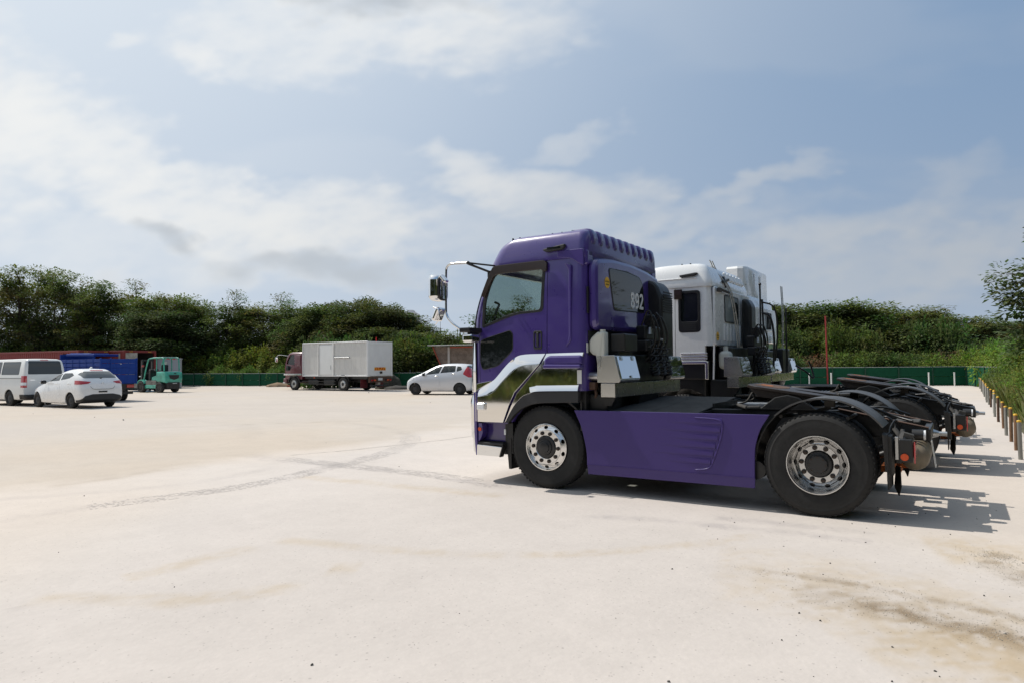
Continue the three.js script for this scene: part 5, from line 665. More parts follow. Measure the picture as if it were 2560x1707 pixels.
// ---------- blue stake-side truck ----------
{
  const t = thing('stake_truck', 'blue stake side truck with slatted boards behind white cars', 'truck', [-19.36, 0, -33.83], R(146)), blue = mat(lin(.012, .05, .27), .62, 0, { map: nStreak, specularIntensity: .4 }), z0 = -1.45, z1 = .2;
  mb().span(-.9, .5, -1.0, 5.0, .68, -.9).span(-.9, .5, -.35, 5.0, .68, -.25).span(-.95, .68, z0 + .1, 3.2, .84, z1 - .1).build('frame', MAT.frame, t);
  for (const [z, n] of [[-1.4, true], [.15, false]]) { truckWheel(t, 0, z, .37, n); truckWheel(t, 3.9, z, .37, n); }
  const bed = mb().span(-1.0, .84, z0, 3.2, .92, z1, .01).build('bed', blue, t);
  const board = (x, zA, zB, y, h, name = 'rear_board') => mb().span(x - .02, y, zA, x + .02, y + h, zB, .006).build(name, blue, bed);
  board(-1.0, z0, z1, .86, .42); board(-1.0, z0, z1, 1.3, .3); board(-1.0, z0, z1, 1.62, .2); board(-1.0, z0, z1, 1.84, .2);
  for (const z of [z0, z0 + z1 >> 1, z1]) mb().span(-1.04, .84, z - .03, -.98, 2.08, z + .03, .008).build('post', blue, bed);
  for (const zz of [z0, z1]) { for (let k = 0; k < 6; k++) for (const [xa, xb] of [[-.95, 1.1], [1.14, 3.18]]) mb().span(xa, .9 + k * .195, zz - .02, xb, 1.06 + k * .195, zz + .02, .006).build('side_board', blue, bed); for (let k = 0; k < 7; k++) mb().span(-.98 + k * .69, .88, zz - .035, -.93 + k * .69, 2.06, zz + .0, .006).build('stake', blue, bed); }
  mb().span(3.15, .9, z0, 3.22, 2.3, z1, .01).build('headboard', blue, bed); mb().box(2.6, .12, 1.2, 1.6, 2.25, -.65, .03, [0, .05, .02]).box(2.2, .05, .9, 1.8, 2.33, -.7, .02, [0, -.04, .02]).build('tarpaulin_bundle', blue, bed);
  mb().add(loftY([[.5, 3.3, 5.0, .8, .15, .05], [1.3, 3.28, 5.05, .82, .18, .06], [1.9, 3.35, 4.7, .78, .18, .1], [2.0, 3.5, 4.5, .7, .18, .1]], 5), M4([0, 0, -.62])).build('cab', MAT.whiteOld, t); mb().span(3.22, 1.0, -1.3, 3.3, 2.34, -1.25).span(3.22, 1.0, 0, 3.3, 2.34, .05).span(3.22, 2.28, -1.3, 3.3, 2.34, .05).build('cab_guard', MAT.dusty, t);
  mb().span(-1.02, .6, z0 + .15, -.9, .84, z1 - .1, .01).build('rear_beam', MAT.black, t); for (const z of [z0 + .35, z1 - .3]) mb().span(-1.06, .66, z - .17, -1.02, .8, z + .17, .01).build('rear_lamp', MAT.redLamp, t); mb().span(-.92, .34, z0 + .2, -.86, .48, z1 - .1, .01).build('underrun_bar', MAT.black, t); mb().span(-1.05, .1 + .45, -.9, -1.03, .7, -.5).build('number_plate', MAT.label, t);
  for (const [z, y] of [[-1.0, 1.78], [-.55, 1.8]]) mb().cyl(.025, .01, -1.028, y, z, 'x').build('board_bolt', MAT.alu, bed);
}
// ---------- forklift ----------
{
  const t = thing('forklift', 'turquoise counterbalance forklift with open overhead guard', 'forklift', [-22.84, 0, -44.04], R(151)), tq = mat(lin(.045, .40, .29), .42, 0, { clearcoat: .4, clearcoatRoughness: .2, map: nGrime }), wd = 1.3;
  const fw = (x, r, z, n, wide) => { const w = part('wheel', t); w.position.set(x, r, z); w.rotation.y = n ? 0 : Math.PI; const a = mesh('tyre', carTyre(r), MAT.tread, w), b = mesh('rim', carRim(r), MAT.dusty, w); a.scale.z = b.scale.z = wide; };
  for (const s of [0, 1]) { fw(1.86, .37, s ? wd + .04 : -.04, !s, 1.5); fw(0, .34, s ? wd : 0, !s, 1.3); }
  const cw = mb().ext(roundPoly([[.34, .7], [.36, 1.36, .08], [-.4, 1.38, .06], [-.62, 1.34, .1], [-.66, .9], [-.6, .62], [-.2, .68]], .05, 4), .06, wd - .02, .09).build('counterweight', tq, t); mb().extM(roundPoly([[.3, 1.14], [1.02, 1.14], [.98, .92], [.66, .82], [.36, .92]], .05), .03, YZ(-.64), .01).build('radiator_grille', MAT.black, cw); mb().span(-.64, .22, .25, .2, .68, wd - .2, .05).build('rear_chassis', MAT.frame, t); mb().box(.01, .04, .3, -.65, .6, .72).build('lettering', MAT.label, cw); mb().box(.01, .06, .16, -.665, 1.25, .72).build('emblem', MAT.black, cw);
  mb().ext(roundPoly([[1.55, .28], [.3, .28], [.3, .5], [1.5, .5]], .04), .06, wd - .06, .02).build('lower_frame', tq, t); mb().span(.35, .5, .08, 1.45, .78, wd - .08, .02).build('step_plate', mat(lin(.2, .19, .17), .7, 0, { map: nGrime }), t);
  mb().ext(roundPoly([[.34, .78], [.34, 1.3], [.48, 1.1], [.9, 1.02], [.96, .78]], .04), .15, wd - .15, .03).build('engine_hood', tq, t); mb().ext(arcPts(1.86, .37, .47, 25, 150, 14).concat(arcPts(1.86, .37, .42, 150, 25, 14)), -.02, .3, .01).build('fender', tq, t); mb().ext(arcPts(1.86, .37, .47, 25, 150, 14).concat(arcPts(1.86, .37, .42, 150, 25, 14)), wd - .3, wd + .02, .01).build('fender', tq, t);
  const gd = mb(); for (const z of [.12, wd - .12]) gd.tube([[1.72, .75, z], [1.5, 1.5, z], [1.3, 2.0, z], [1.18, 2.17, z], [.9, 2.22, z], [.3, 2.25, z], [-.25, 2.24, z], [-.36, 2.1, z], [-.42, 1.4, z]], .042, 8, 5).tube([[.36, 1.38, z], [.36, 1.9, z], [.38, 2.22, z]], .035, 8, 4); const guard = gd.build('overhead_guard', tq, t);
  mb().span(-.3, 2.2, .1, .5, 2.27, wd - .1, .02).build('guard_roof', tq, guard); for (let k = 0; k < 5; k++) mb().span(.5, 2.2, .18 + k * .23, 1.15, 2.24, .24 + k * .23).build('guard_bar', tq, guard); mb().span(-.35, 2.14, .35, -.3, 2.2, .55).span(-.35, 2.14, wd - .55, -.3, 2.2, wd - .35).build('rear_lamp', MAT.redLamp, guard); mb().span(-.2, 2.275, .2, .9, 2.3, wd - .2, .01).build('roof_sheet', MAT.label, guard);
  mb().box(.14, .5, .46, .3, 1.55, wd / 2, .06).box(.45, .14, .46, .55, 1.36, wd / 2, .05).build('seat', MAT.seat, t); mb().cyl(.06, .16, .2, 1.9, wd / 2, 'y', .08).build('headrest', mat(lin(.5, .5, .48), .6), t); mb().box(.2, .7, .7, 1.4, 1.15, wd / 2, .05).build('dash_console', MAT.black, t); mb().add(new THREE.TorusGeometry(.17, .018, 8, 24), M4([1.12, 1.45, wd / 2], [Math.PI / 2, .5, 0])).rod([1.35, 1.2, wd / 2], [1.12, 1.45, wd / 2], .02).build('steering_wheel', MAT.plastic, t);
  const ms = mb(); for (const z of [.3, wd - .3]) ms.span(2.1, .15, z - .05, 2.25, 2.15, z + .05, .01); ms.span(2.12, 2.05, .25, 2.22, 2.15, wd - .25).span(2.12, 1.2, .25, 2.22, 1.3, wd - .25).span(2.25, .2, .1, 2.32, .75, wd - .1).build('mast', MAT.frame, t); for (const z of [.35, wd - .35]) mb().ext([[2.3, .9], [2.36, .9], [2.36, .12], [3.3, .08], [3.3, .06], [2.3, .06]], z - .06, z + .06).build('fork', MAT.frame, t); mb().box(.08, .12, .14, 1.66, 1.72, .02, .02).build('work_lamp', MAT.redLamp, t); mb().box(.1, .06, .1, 1.85, 1.05, -.05, .02).build('side_lamp', MAT.clearLamp, t);
}
console.log('vehicles', performance.now() | 0);
// ---------- green sheet fences ----------
const fenceGreen = mat(lin(.005, .066, .032), .75, 0, { map: nStreak, specularIntensity: .35 }), fencePost = mat(lin(.008, .045, .024), .6), fenceRail = mat(lin(.45, .47, .45), .45, .3);
function fence(a, b, h, label) {
  const A = V(a[0], 0, a[1]), d = V(b[0], 0, b[1]).sub(A), L = d.length(), n = Math.round(L / 1.95), t = thing('fence', label, 'fence', A.toArray(), Math.atan2(-d.z, d.x)), s = L / n;
  const pg = mb().span(.02, .05, -.012, s - .02, h * .48, .012, .004).geo(), ug = mb().span(.02, h * .5, -.012, s - .02, h, .012, .004).geo(), og = mb().span(-.035, 0, .012, .035, h + .02, .08, .005).geo(), rg = mb().span(0, h, -.02, s, h + .03, .03).geo();
  for (let k = 0; k < n; k++) { for (const g of [pg, ug]) mesh('fence_panel', g, fenceGreen, t).position.x = k * s; mesh('post', og, fencePost, t).position.x = k * s; mesh('top_rail', rg, fenceRail, t).position.x = k * s; }
  mesh('post', og, fencePost, t).position.x = L;
}
fence([-30, -61.4], [-7.2, -51.2], 1.06, 'low green sheet fence below the vine covered bushes behind the box truck');
fence([-7.2, -51.2], [6, -48.6], 1.1, 'low green sheet fence behind the silver hatchback');
fence([9.5, -48.2], [29.5, -44.3], 1.22, 'low green sheet fence beyond the tractor trucks and red pole');
fence([29.5, -44.3], [25.6, -33.5], 1.22, 'green sheet fence running behind the bollards under leafy bushes');
for (let k = 0; k < 9; k++) { const x = -27 + k * 2.3 + (k % 3) * .4, z = -61.4 + (x + 30) * .447 - .35; const p = mb().rod([0, 0, 0], [.05, 1.32, .02], .012).build('thin_stake', fenceRail, scene); p.position.set(x, 0, z); Object.assign(p.userData, { label: 'thin pale stake standing just behind the green fence', category: 'stake', group: 'stakes behind the fence' }); }
// ---------- bollards along the planted edge ----------
const galv = mat(lin(.3, .3, .28), .55, .5, { map: nStreak }), rusty = mat(lin(.2, .115, .065), .8, .1, { map: nGrime });
[[8.07, -10.9, 0], [8.83, -12.02, 1], [9.68, -13.3, 1], [10.4, -14.43, 0], [11.45, -15.97, 1], [12.52, -17.64, 2], [13.6, -19.3, 0], [14.5, -20.6, 0], [15.34, -21.78, 0], [16.3, -23.3, 2], [17.19, -24.67, 0], [18.1, -26.1, 0], [19.03, -27.47, 0], [20.1, -29.0, 0], [20.89, -30.26, 0], [22.0, -31.9, 0], [22.92, -33.29, 0], [24.3, -35.4, 0], [25.6, -37.3, 0], [26.77, -39.12, 0]].forEach(([x, z, k], i) => {
  const r = rng(i + 3), t = thing('bollard', k === 1 ? 'rusty brown pipe bollard with yellow cap beside the weeds' : k === 2 ? 'weathered brown grey pipe bollard with yellow cap' : 'slim grey pipe bollard with yellow cap along the planted edge', 'bollard', [x, 0, z], r() * 6, 'bollards along the planted edge');
  const h = .6 + r() * .06; t.rotation.z = (r() - .5) * .05; t.rotation.x = (r() - .5) * .04;
  mb().cyl(.031, h + .1, 0, h / 2 - .05, 0, 'y', .031, 16).build('pipe', k === 1 ? rusty : k === 2 ? MAT.rust : galv, t); mb().lathe([[.032, h - .012], [.034, h + .008], [.028, h + .018], [.0, h + .022]], M4(), 16).build('cap', MAT.yellow, t);
});
for (const [x, z] of [[20, -46], [21.3, -45.6], [26.9, -44.1], [28.3, -43.7]]) { const t = thing('marker_post', 'short white marker post in front of the green fence', 'post', [x, 0, z], 0, 'white posts before the fence'); mb().cyl(.045, .9, 0, .4, 0).build('post', MAT.label, t); mb().cyl(.05, .04, 0, .86, 0).build('cap', MAT.decal, t); }
for (const [x, z] of [[-22.5, -58.6], [-21.7, -58.3], [-21, -58.0], [-20.2, -57.6]]) { const t = thing('marker_post', 'thin white marker post near the box truck cab', 'post', [x, 0, z], 0, 'white posts by the box truck'); mb().cyl(.03, .62, 0, .28, 0).build('post', MAT.label, t); mb().cyl(.034, .03, 0, .6, 0).build('cap', MAT.decal, t); }
{ const t = thing('red_pole', 'tall red painted pole standing in front of the far trees', 'pole', [21.2, 0, -45.9], 0); t.rotation.z = .012; mb().cyl(.055, 4.75, 0, 2.3, 0, 'y', .05, 14).build('pole', mat(lin(.26, .02, .02), .6, 0, { map: nStreak }), t); mb().cyl(.12, .04, 0, .02, 0).build('base_plate', MAT.rust, t); }
// ---------- shipping containers ----------
{
  const red = mat(lin(.2, .022, .018), .55, 0, { map: nStreak }), inside = mat(lin(.16, .15, .13), .8, 0, { map: nGrime }), dark = mat(lin(.05, .048, .045), .85);
  const make = (label, pos, turn, L, inn) => {
    const t = thing('shipping_container', label, 'container', pos, turn, 'shipping containers'), w = 2.44, h = 2.9;   // x into the container, open end at x = 0
    const side = (z, s) => { const sh = [], n = Math.round(L / .28); for (let k = 0; k < n; k++) { const x = .1 + k * (L - .2) / n, d = (L - .2) / n; sh.push([x, 0], [x + d * .3, 0], [x + d * .45, .036], [x + d * .75, .036], [x + d * .95, 0]); } const pos = [], idx = []; sh.forEach(([x, q]) => pos.push(x, .16, z + s * (q - .036), x, h - .1, z + s * (q - .036))); for (let k = 0; k < sh.length - 1; k++) idx.push(k * 2, k * 2 + 1, k * 2 + 2, k * 2 + 2, k * 2 + 1, k * 2 + 3); const g = new THREE.BufferGeometry(); g.setAttribute('position', new THREE.Float32BufferAttribute(pos, 3)); g.setIndex(idx); g.computeVertexNormals(); mb().add(toCreasedNormals(g, .3)).build('corrugated_wall', red, t); mb().span(.1, .17, z - s * .05 - .005, L - .1, h - .11, z - s * .05 + .005).build('inner_lining', inn, t); };
    side(-w / 2, -1); side(w / 2, 1);
    mb().span(0, .02, -w / 2, L, .16, w / 2).build('floor', dark, t); mb().span(.02, h - .1, -w / 2 + .02, L, h - .02, w / 2 - .02).build('roof', red, t); mb().span(L - .06, .16, -w / 2, L, h - .1, w / 2).build('end_wall', red, t);
    for (const z of [-w / 2, w / 2]) { mb().span(-.06, 0, z - .08, .1, h, z + .08, .01).build('corner_post', red, t); mb().span(.1, h - .12, z - .04, L, h, z + .04, .01).build('top_rail', red, t); mb().span(.1, 0, z - .04, L, .16, z + .04, .01).build('bottom_rail', red, t); }
    const hd = mb().span(-.06, h - .16, -w / 2 + .08, .1, h, w / 2 - .08, .01).build('door_header', red, t); for (const z of [-.85, -.75, -.65, .65, .75, .85]) mb().box(.01, .05, .05, -.065, h - .08, z, 0, [.6, 0, 0]).build('hazard_mark', MAT.yellow, hd);
    return t;
  };
  const az = R(90 + 64);
  const cA = make('rusty red shipping container with corrugated side, open end showing grey lining', [-30.6, 0, -50.1], az, 12.2, inside), cB = make('red shipping container open and dark inside, behind the forklift', [-28.0, 0, -51.3], az, 12.2, dark);
  for (const [c, z] of [[cA, 1.2], [cB, -1.28], [cA, -1.3]]) { const d = mb().span(-1.15, .16, z - .03, -.06, 2.7, z + .03, .01).build('open_door', mat(lin(.3, .29, .26), .7, 0, { map: nGrime }), c); d.userData.label = 'pale open container door leaf'; d.rotation.y = z > 1.25 || z > 0 ? -.15 : .12; }
  const gb = thing('utility_cabinet', 'grey metal cabinet standing behind the forklift', 'cabinet', [-27, 0, -53.6], R(20)); mb().span(-.9, 0, -.5, .9, 2.28, .5, .02).build('housing', mat(lin(.32, .34, .36), .5, .1), gb); mb().span(-.95, 2.28, -.55, .95, 2.33, .55, .01).build('lid', mat(lin(.42, .44, .46), .5, .1), gb);
}
// ---------- open wing-sided cargo body beyond the silver car ----------
{
  const t = thing('wing_body_trailer', 'cargo body with raised side wing and brown lining behind the silver hatchback', 'trailer', [-4.5, 0, -45.6], R(162)), lin1 = mat(lin(.2, .155, .125), .8, 0, { map: nGrime }), edge = mat(lin(.35, .07, .035), .6), alu = mat(lin(.5, .5, .49), .4, .4);
  mb().span(-6, .9, 0, .9, 1.0, 2.3).build('floor', lin1, t); mb().span(-6, 1.0, 2.2, .5, 2.85, 2.26).build('inner_wall', lin1, t); mb().span(-6, 2.82, .6, .9, 2.88, 2.3).build('roof', alu, t); mb().span(.4, 1.0, .1, .46, 2.8, 2.2).build('end_wall', lin1, t); mb().span(-.35, 1.0, .0, -.2, 2.82, .1).build('post', mat(lin(.42, .39, .36), .6), t); mb().span(-6, 2.75, -.05, -.4, 2.83, .05).build('wing_edge', edge, t);
  mb().ext([[.92, 2.85], [.86, 2.85], [.1, 1.2], [.1, 1.1]], -.02, .06, .005).build('wing_edge', edge, t); mb().ext([[.86, 2.84], [-6, 2.84], [-6, 1.1], [.1, 1.1]], .08, .11).build('wing_panel', lin1, t); mb().span(-6, 2.9, -.6, 1.0, 2.94, .7, .01).build('raised_wing', alu, t);
  for (const x of [-4.6, -3.6]) for (const z of [0, 2.3]) truckWheel(t, x, z, .46, !z); mb().span(-6, .5, .7, .8, .9, .85).span(-6, .5, 1.45, .8, .9, 1.6).build('frame', MAT.frame, t); for (const z of [.4, 1.8]) mb().span(.2, 0, z, .35, .9, z + .12).build('support_leg', MAT.frame, t);
}
// ---------- far buildings, poles ----------
{
  const t = thing('warehouse', 'long pale grey warehouse roof far behind the trees', 'building', [-9, 0, -152], 0), wall = mat(lin(.42, .44, .45), .8, 0, { map: nStreak }); mb().span(-12, 0, -10, 26, 6.8, 10).build('wall', wall, t); mb().ext([[-13, 6.8], [27, 6.8], [27, 7.0], [7, 8.0], [-13, 7.0]], -11, 11).build('roof', mat(lin(.34, .37, .39), .7), t); for (let k = 0; k < 8; k++) mb().span(-10 + k * 4.4, 4.2, 10, -8 + k * 4.4, 5.4, 10.05).build('window', MAT.darkGlass, t);
  const b = thing('tower_block', 'pale tall apartment block just showing above the treetops', 'building', [-38.5, 0, -260], 0); mb().span(-2.2, 0, -6, 2.6, 21.5, 6).build('wall', mat(lin(.55, .56, .57), .8), b); for (let f = 0; f < 7; f++) for (const x of [-1.4, .2, 1.6]) mb().span(x - .45, 1.5 + f * 2.8, 6, x + .35, 3.1 + f * 2.8, 6.06).build('window', MAT.darkGlass, b); mb().span(-1, 21.5, -3, 1.2, 22.6, 3).build('roof_plant', mat(lin(.5, .5, .5), .8), b);
  for (const [x, z, h, l] of [[-12.6, -120, 8.2, 'utility pole with crossarms and transformers above the bushes'], [-11.1, -140, 7.3, 'utility pole with a single crossarm in front of the warehouse']]) { const p = thing('utility_pole', l, 'pole', [x, 0, z], .3); mb().cyl(.17, h, 0, h / 2, 0, 'y', .1, 10).build('pole', mat(lin(.12, .12, .12), .8), p); for (const [y, w] of h > 8 ? [[h - .7, 2.6], [h - 1.5, 2.0], [h - 2.3, 1.6]] : [[h - .6, 3]]) { mb().box(w, .12, .12, 0, y, .15).build('crossarm', MAT.frame, p); for (const s of [-1, -.5, .5, 1]) mb().cyl(.06, .2, s * w * .48, y + .14, .15).build('insulator', MAT.dusty, p); } mb().cyl(.25, .7, .4, h - 2.6, .1).build('transformer', MAT.frame, p); if (h > 8) mb().rod([0, h, 0], [0, h + 1.4, 0], .03).build('spike', MAT.frame, p); }
}
// ---------- loose things on the ground ----------
{
  const sp = thing('steel_sheet', 'flat grey steel road plate lying before the green fence', 'plate', [-29.6, 0, -57.2], R(-12)); mb().span(-3.6, .004, -.75, 3.4, .03, .75, .004).build('sheet', mat(lin(.2, .19, .17), .5, .4, { map: nGrime }), sp); mb().span(-2.2, .034, -.6, 3.0, .06, .8, .004).build('sheet', mat(lin(.17, .16, .15), .5, .4, { map: nGrime }), sp);
  const bs = thing('blue_board', 'pale blue board lying under the forklift and blue truck', 'board', [-25.2, 0, -46.4], R(150)); mb().span(-1.4, .004, -.6, 1.4, .03, .6, .004).build('board', mat(lin(.16, .3, .42), .7), bs); mb().span(-1.3, .034, -.5, .2, .06, .5, .004).build('board', mat(lin(.14, .26, .38), .7), bs);
  const heap = (label, pos, w, h, d, m, seed, name) => { const g = new THREE.IcosahedronGeometry(1, 4), p = g.attributes.position; for (let i = 0; i < p.count; i++) { const v = V(p.getX(i), p.getY(i), p.getZ(i)), n = fbm(v.x * 2.1 + seed, v.z * 2.1 + v.y * 1.3, 4) - .5; v.multiplyScalar(1 + n * .7); p.setXYZ(i, v.x * w, Math.max(v.y, -.02) * h, v.z * d); } g.deleteAttribute('uv'); g.deleteAttribute('normal'); const k = toCreasedNormals(g, .8); const o = mesh(name, boxUV(k), m, scene); o.position.set(...pos); Object.assign(o.userData, { label, category: 'heap' }); return o; };
  heap('olive net covered heap behind the box truck', [-8.6, 0, -47.6], .85, 1.0, .7, mat(lin(.06, .06, .045), .95, 0, { map: nGrime }), 3, 'covered_heap'); heap('low heap of dark rubble beside the net covered heap', [-7.7, 0, -46.4], .9, .28, .5, mat(lin(.06, .055, .05), .95, 0, { map: nGrime }), 9, 'rubble_heap'); heap('small brown earth heap by the box truck cab', [-19.0, 0, -55.5], .9, .3, .5, mat(lin(.22, .15, .09), .95), 5, 'earth_heap');
  for (let k = 0; k < 3; k++) { const o = mb().box(.42, .16, .22, 0, .08, 0, .01).build('brick', mat(lin(.3, .09, .05), .85), scene); o.position.set(-17.8 + k * .5, 0, -54.6 - k * .1); o.rotation.y = k; Object.assign(o.userData, { label: 'loose red brick lying near the box truck cab', category: 'brick', group: 'loose bricks' }); }
  // pebbles and grit
  const r = rng(77), pg = new THREE.IcosahedronGeometry(1, 1); { const p = pg.attributes.position; for (let i = 0; i < p.count; i++) { const k = 1 + (fbm(p.getX(i) * 2 + 5, p.getY(i) * 2 + p.getZ(i) * 3, 2) - .5) * .8; p.setXYZ(i, p.getX(i) * k, p.getY(i) * k * .7, p.getZ(i) * k); } pg.computeVertexNormals(); }
  const N = 560, im = new THREE.InstancedMesh(pg, new THREE.MeshStandardMaterial({ color: lin(1, 1, 1), roughness: .95 }), N); im.name = 'pebbles'; im.userData.kind = 'stuff'; im.userData.label = 'small scattered pebbles and grit on the yard'; im.castShadow = im.receiveShadow = true;
  for (let k = 0; k < N; k++) { let x, z, s; if (k < 420) { x = 1.2 + r() * 5.5; z = -3 - r() * 5; s = .0012 + r() ** 4 * .006; } else if (k < 520) { x = -8 + r() * 16; z = -3 - r() * 12; s = .0015 + r() ** 4 * .007; } else { x = -25 + r() * 26; z = -16 - r() * 36; s = .004 + r() ** 5 * .03; } im.setMatrixAt(k, M4([x, s * .3, z], [r() * 3, r() * 6, r() * 3], [s, s, s])); const v = r() < .6 ? .04 + r() * .08 : .3 + r() * .2; im.setColorAt(k, lin(v, v * .93, v * .84)); }
  scene.add(im);
  // sandy grit on the tracked-in dirt
  { const N2 = 5200, gm = new THREE.InstancedMesh(pg, new THREE.MeshStandardMaterial({ color: lin(1, 1, 1), roughness: .95 }), N2), dirt = GROUND_MARKS.filter((m) => m[2][0] < .8 && m[0][0][1] > -9); for (let k = 0; k < N2; k++) { const m = dirt[k % dirt.length], q = smoothLine(m[0]), p = q[r() * q.length | 0], w = m[1] * 2.2 * (r() + r() - 1), a = r() * 6.28, s = .0009 + r() ** 3 * .0022; gm.setMatrixAt(k, M4([p[0] + Math.cos(a) * w + (r() - .5) * .25, s * .3, p[1] + Math.sin(a) * w + (r() - .5) * .25], [r() * 3, r() * 6, 0], [s, s, s])); const v = r() < .5 ? .2 + r() * .14 : .4 + r() * .25; gm.setColorAt(k, lin(v, v * .9, v * .76)); } gm.name = 'sandy_grit'; gm.userData.kind = 'stuff'; gm.userData.label = 'sandy grit on the dirt stains'; scene.add(gm); }
  // tread prints left in the dust
  { const lug = new THREE.PlaneGeometry(.032, .011); lug.rotateX(-Math.PI / 2); const runs = TREADS, M = []; for (const [pts, w] of runs) { const c = new THREE.CatmullRomCurve3(pts.map((p) => V(p[0], .004, p[1]))), L = c.getLength(), n = L / .024 | 0; for (let i = 0; i < n; i++) { const u = i / n, p = c.getPointAt(u), tg = c.getTangentAt(u), a = Math.atan2(-tg.z, tg.x); for (let k = -3; k <= 3; k++) { if (r() < .3 + .55 * sstep(.55, .35, fbm(p.x * 2.2 + k * .3, p.z * 2.2, 3)) + .5 * sstep(.85, 1, u)) continue; const o = k * w / 3.4; M.push(M4([p.x - Math.sin(a) * o, .004, p.z - Math.cos(a) * o], [0, a + (k % 2 ? .5 : -.5) + (r() - .5) * .2, 0], [.7 + .5 * r(), 1, .8 + .5 * r()])); } } }
    const tm = new THREE.InstancedMesh(lug, new THREE.MeshStandardMaterial({ color: lin(.5, .465, .435), roughness: .95 }), M.length); M.forEach((m, i) => tm.setMatrixAt(i, m)); tm.name = 'tread_prints'; tm.receiveShadow = true; tm.userData.kind = 'stuff'; tm.userData.label = 'faint tyre tread prints in the dust'; scene.add(tm); }
  // hairline joint in the surface
  const jl = [[-3.96, -12.2], [-3.2, -12.75], [-2.4, -13.5], [-1.6, -14.35], [-.7, -15.5], [.2, -17]], pts = curve2(jl, 10).map((p, i) => [p[0] + (vnoise(i * .7, 3) - .5) * .05, p[1] + (vnoise(i * .7, 9) - .5) * .05]); const pos = [], idx = []; pts.forEach((p, i) => { const w = .003 + .005 * vnoise(i * 1.3, 20); pos.push(p[0] - w, .004, p[1] - w, p[0] + w, .004, p[1] + w); if (i) idx.push(i * 2 - 2, i * 2, i * 2 - 1, i * 2 - 1, i * 2, i * 2 + 1); }); const g = new THREE.BufferGeometry(); g.setAttribute('position', new THREE.Float32BufferAttribute(pos, 3)); g.setIndex(idx); g.computeVertexNormals(); const o = mesh('surface_joint', g, mat(lin(.25, .23, .21), .95), scene); o.userData.kind = 'structure';
}
console.log('site', performance.now() | 0);
const TREES_L = [[-1.2,-60,6.9,2],[0.9,-61,7.1,0],[3.0,-60,6.6,1],[5.5,-60,6.2,2],[8,-61,6.4,1],[11,-62,6.6,2],[14,-62,7,1],[17,-62,7,2],[-52.0,-66.0,10.7,0],[-51.0,-68.0,10.9,0],[-47.7,-66.0,11.5,0],[-48.9,-70.0,12.2,0],[-44.4,-66.0,11.1,0],[-45.0,-70.0,11.1,1],[-40.6,-66.0,10.2,0],[-40.0,-68.0,9.5,1],[-40.2,-72.0,10.0,0],[-35.7,-67.0,9.2,1],[-36.4,-72.0,10.0,0],[-32.4,-67.0,9.0,1],[-31.8,-70.0,8.7,1],[-27.9,-66.0,8.4,0],[-28.5,-72.0,8.5,1],[-24.4,-66.0,8.0,0],[-25.6,-74.0,9.0,0],[-21.7,-68.0,8.0,1],[-18.8,-64.0,7.9,1],[-17.4,-66.0,8.5,2],[-14.5,-62.0,7.9,2],[-13.5,-66.0,8.5,2],[-11.1,-62.0,7.5,2],[-9.9,-64.0,6.8,2],[-8.4,-62.0,5.7,2],[-6.6,-58.0,4.7,1],[-5.9,-60.0,4.2,1],[-48.0,-66.5,7.4,1],[-44.3,-67.0,6.2,2],[-41.2,-65.5,7.5,0],[-37.5,-66.0,6.4,1],[-34.6,-64.0,7.5,2],[-31.6,-63.5,7.2,2],[-29.8,-66.0,5.4,1],[-26.4,-67.0,6.9,0],[-22.6,-65.5,5.2,1],[-19.8,-63.5,6.6,1],[-16.8,-62.0,5.2,2],[-14.0,-60.0,6.6,2],[-11.2,-58.5,5.2,2],[-8.7,-57.0,4.7,2],[-6.6,-55.0,3.2,1]];
const TREES_R = [[22.2,-62.0,7.2,2],[23.1,-60.0,7.2,2],[23.7,-58.0,5.9,2],[27.0,-62.0,6.9,1],[26.8,-56.5,7.1,1],[30.1,-62.0,6.8,1],[29.1,-57.0,7.0,1],[33.9,-63.0,7.0,1],[32.6,-58.0,5.3,0],[36.4,-62.0,6.5,1],[34.4,-56.0,6.4,0],[38.4,-60.0,6.0,1],[38.5,-58.0,5.4,0],[41.2,-60.0,5.2,1],[44.0,-62.0,5.3,1],[44.4,-60.0,5.5,1],[46.5,-60.0,5.8,1],[20.0,-56.0,4.9,2],[22.6,-54.5,3.6,1],[25.5,-55.0,4.9,1],[27.9,-53.0,3.4,2],[30.2,-54.0,4.8,1],[32.6,-52.0,4.2,2],[18.0,-57.5,5.4,2],[15.5,-58.0,5.8,2],[12.5,-59.0,5.6,1]];
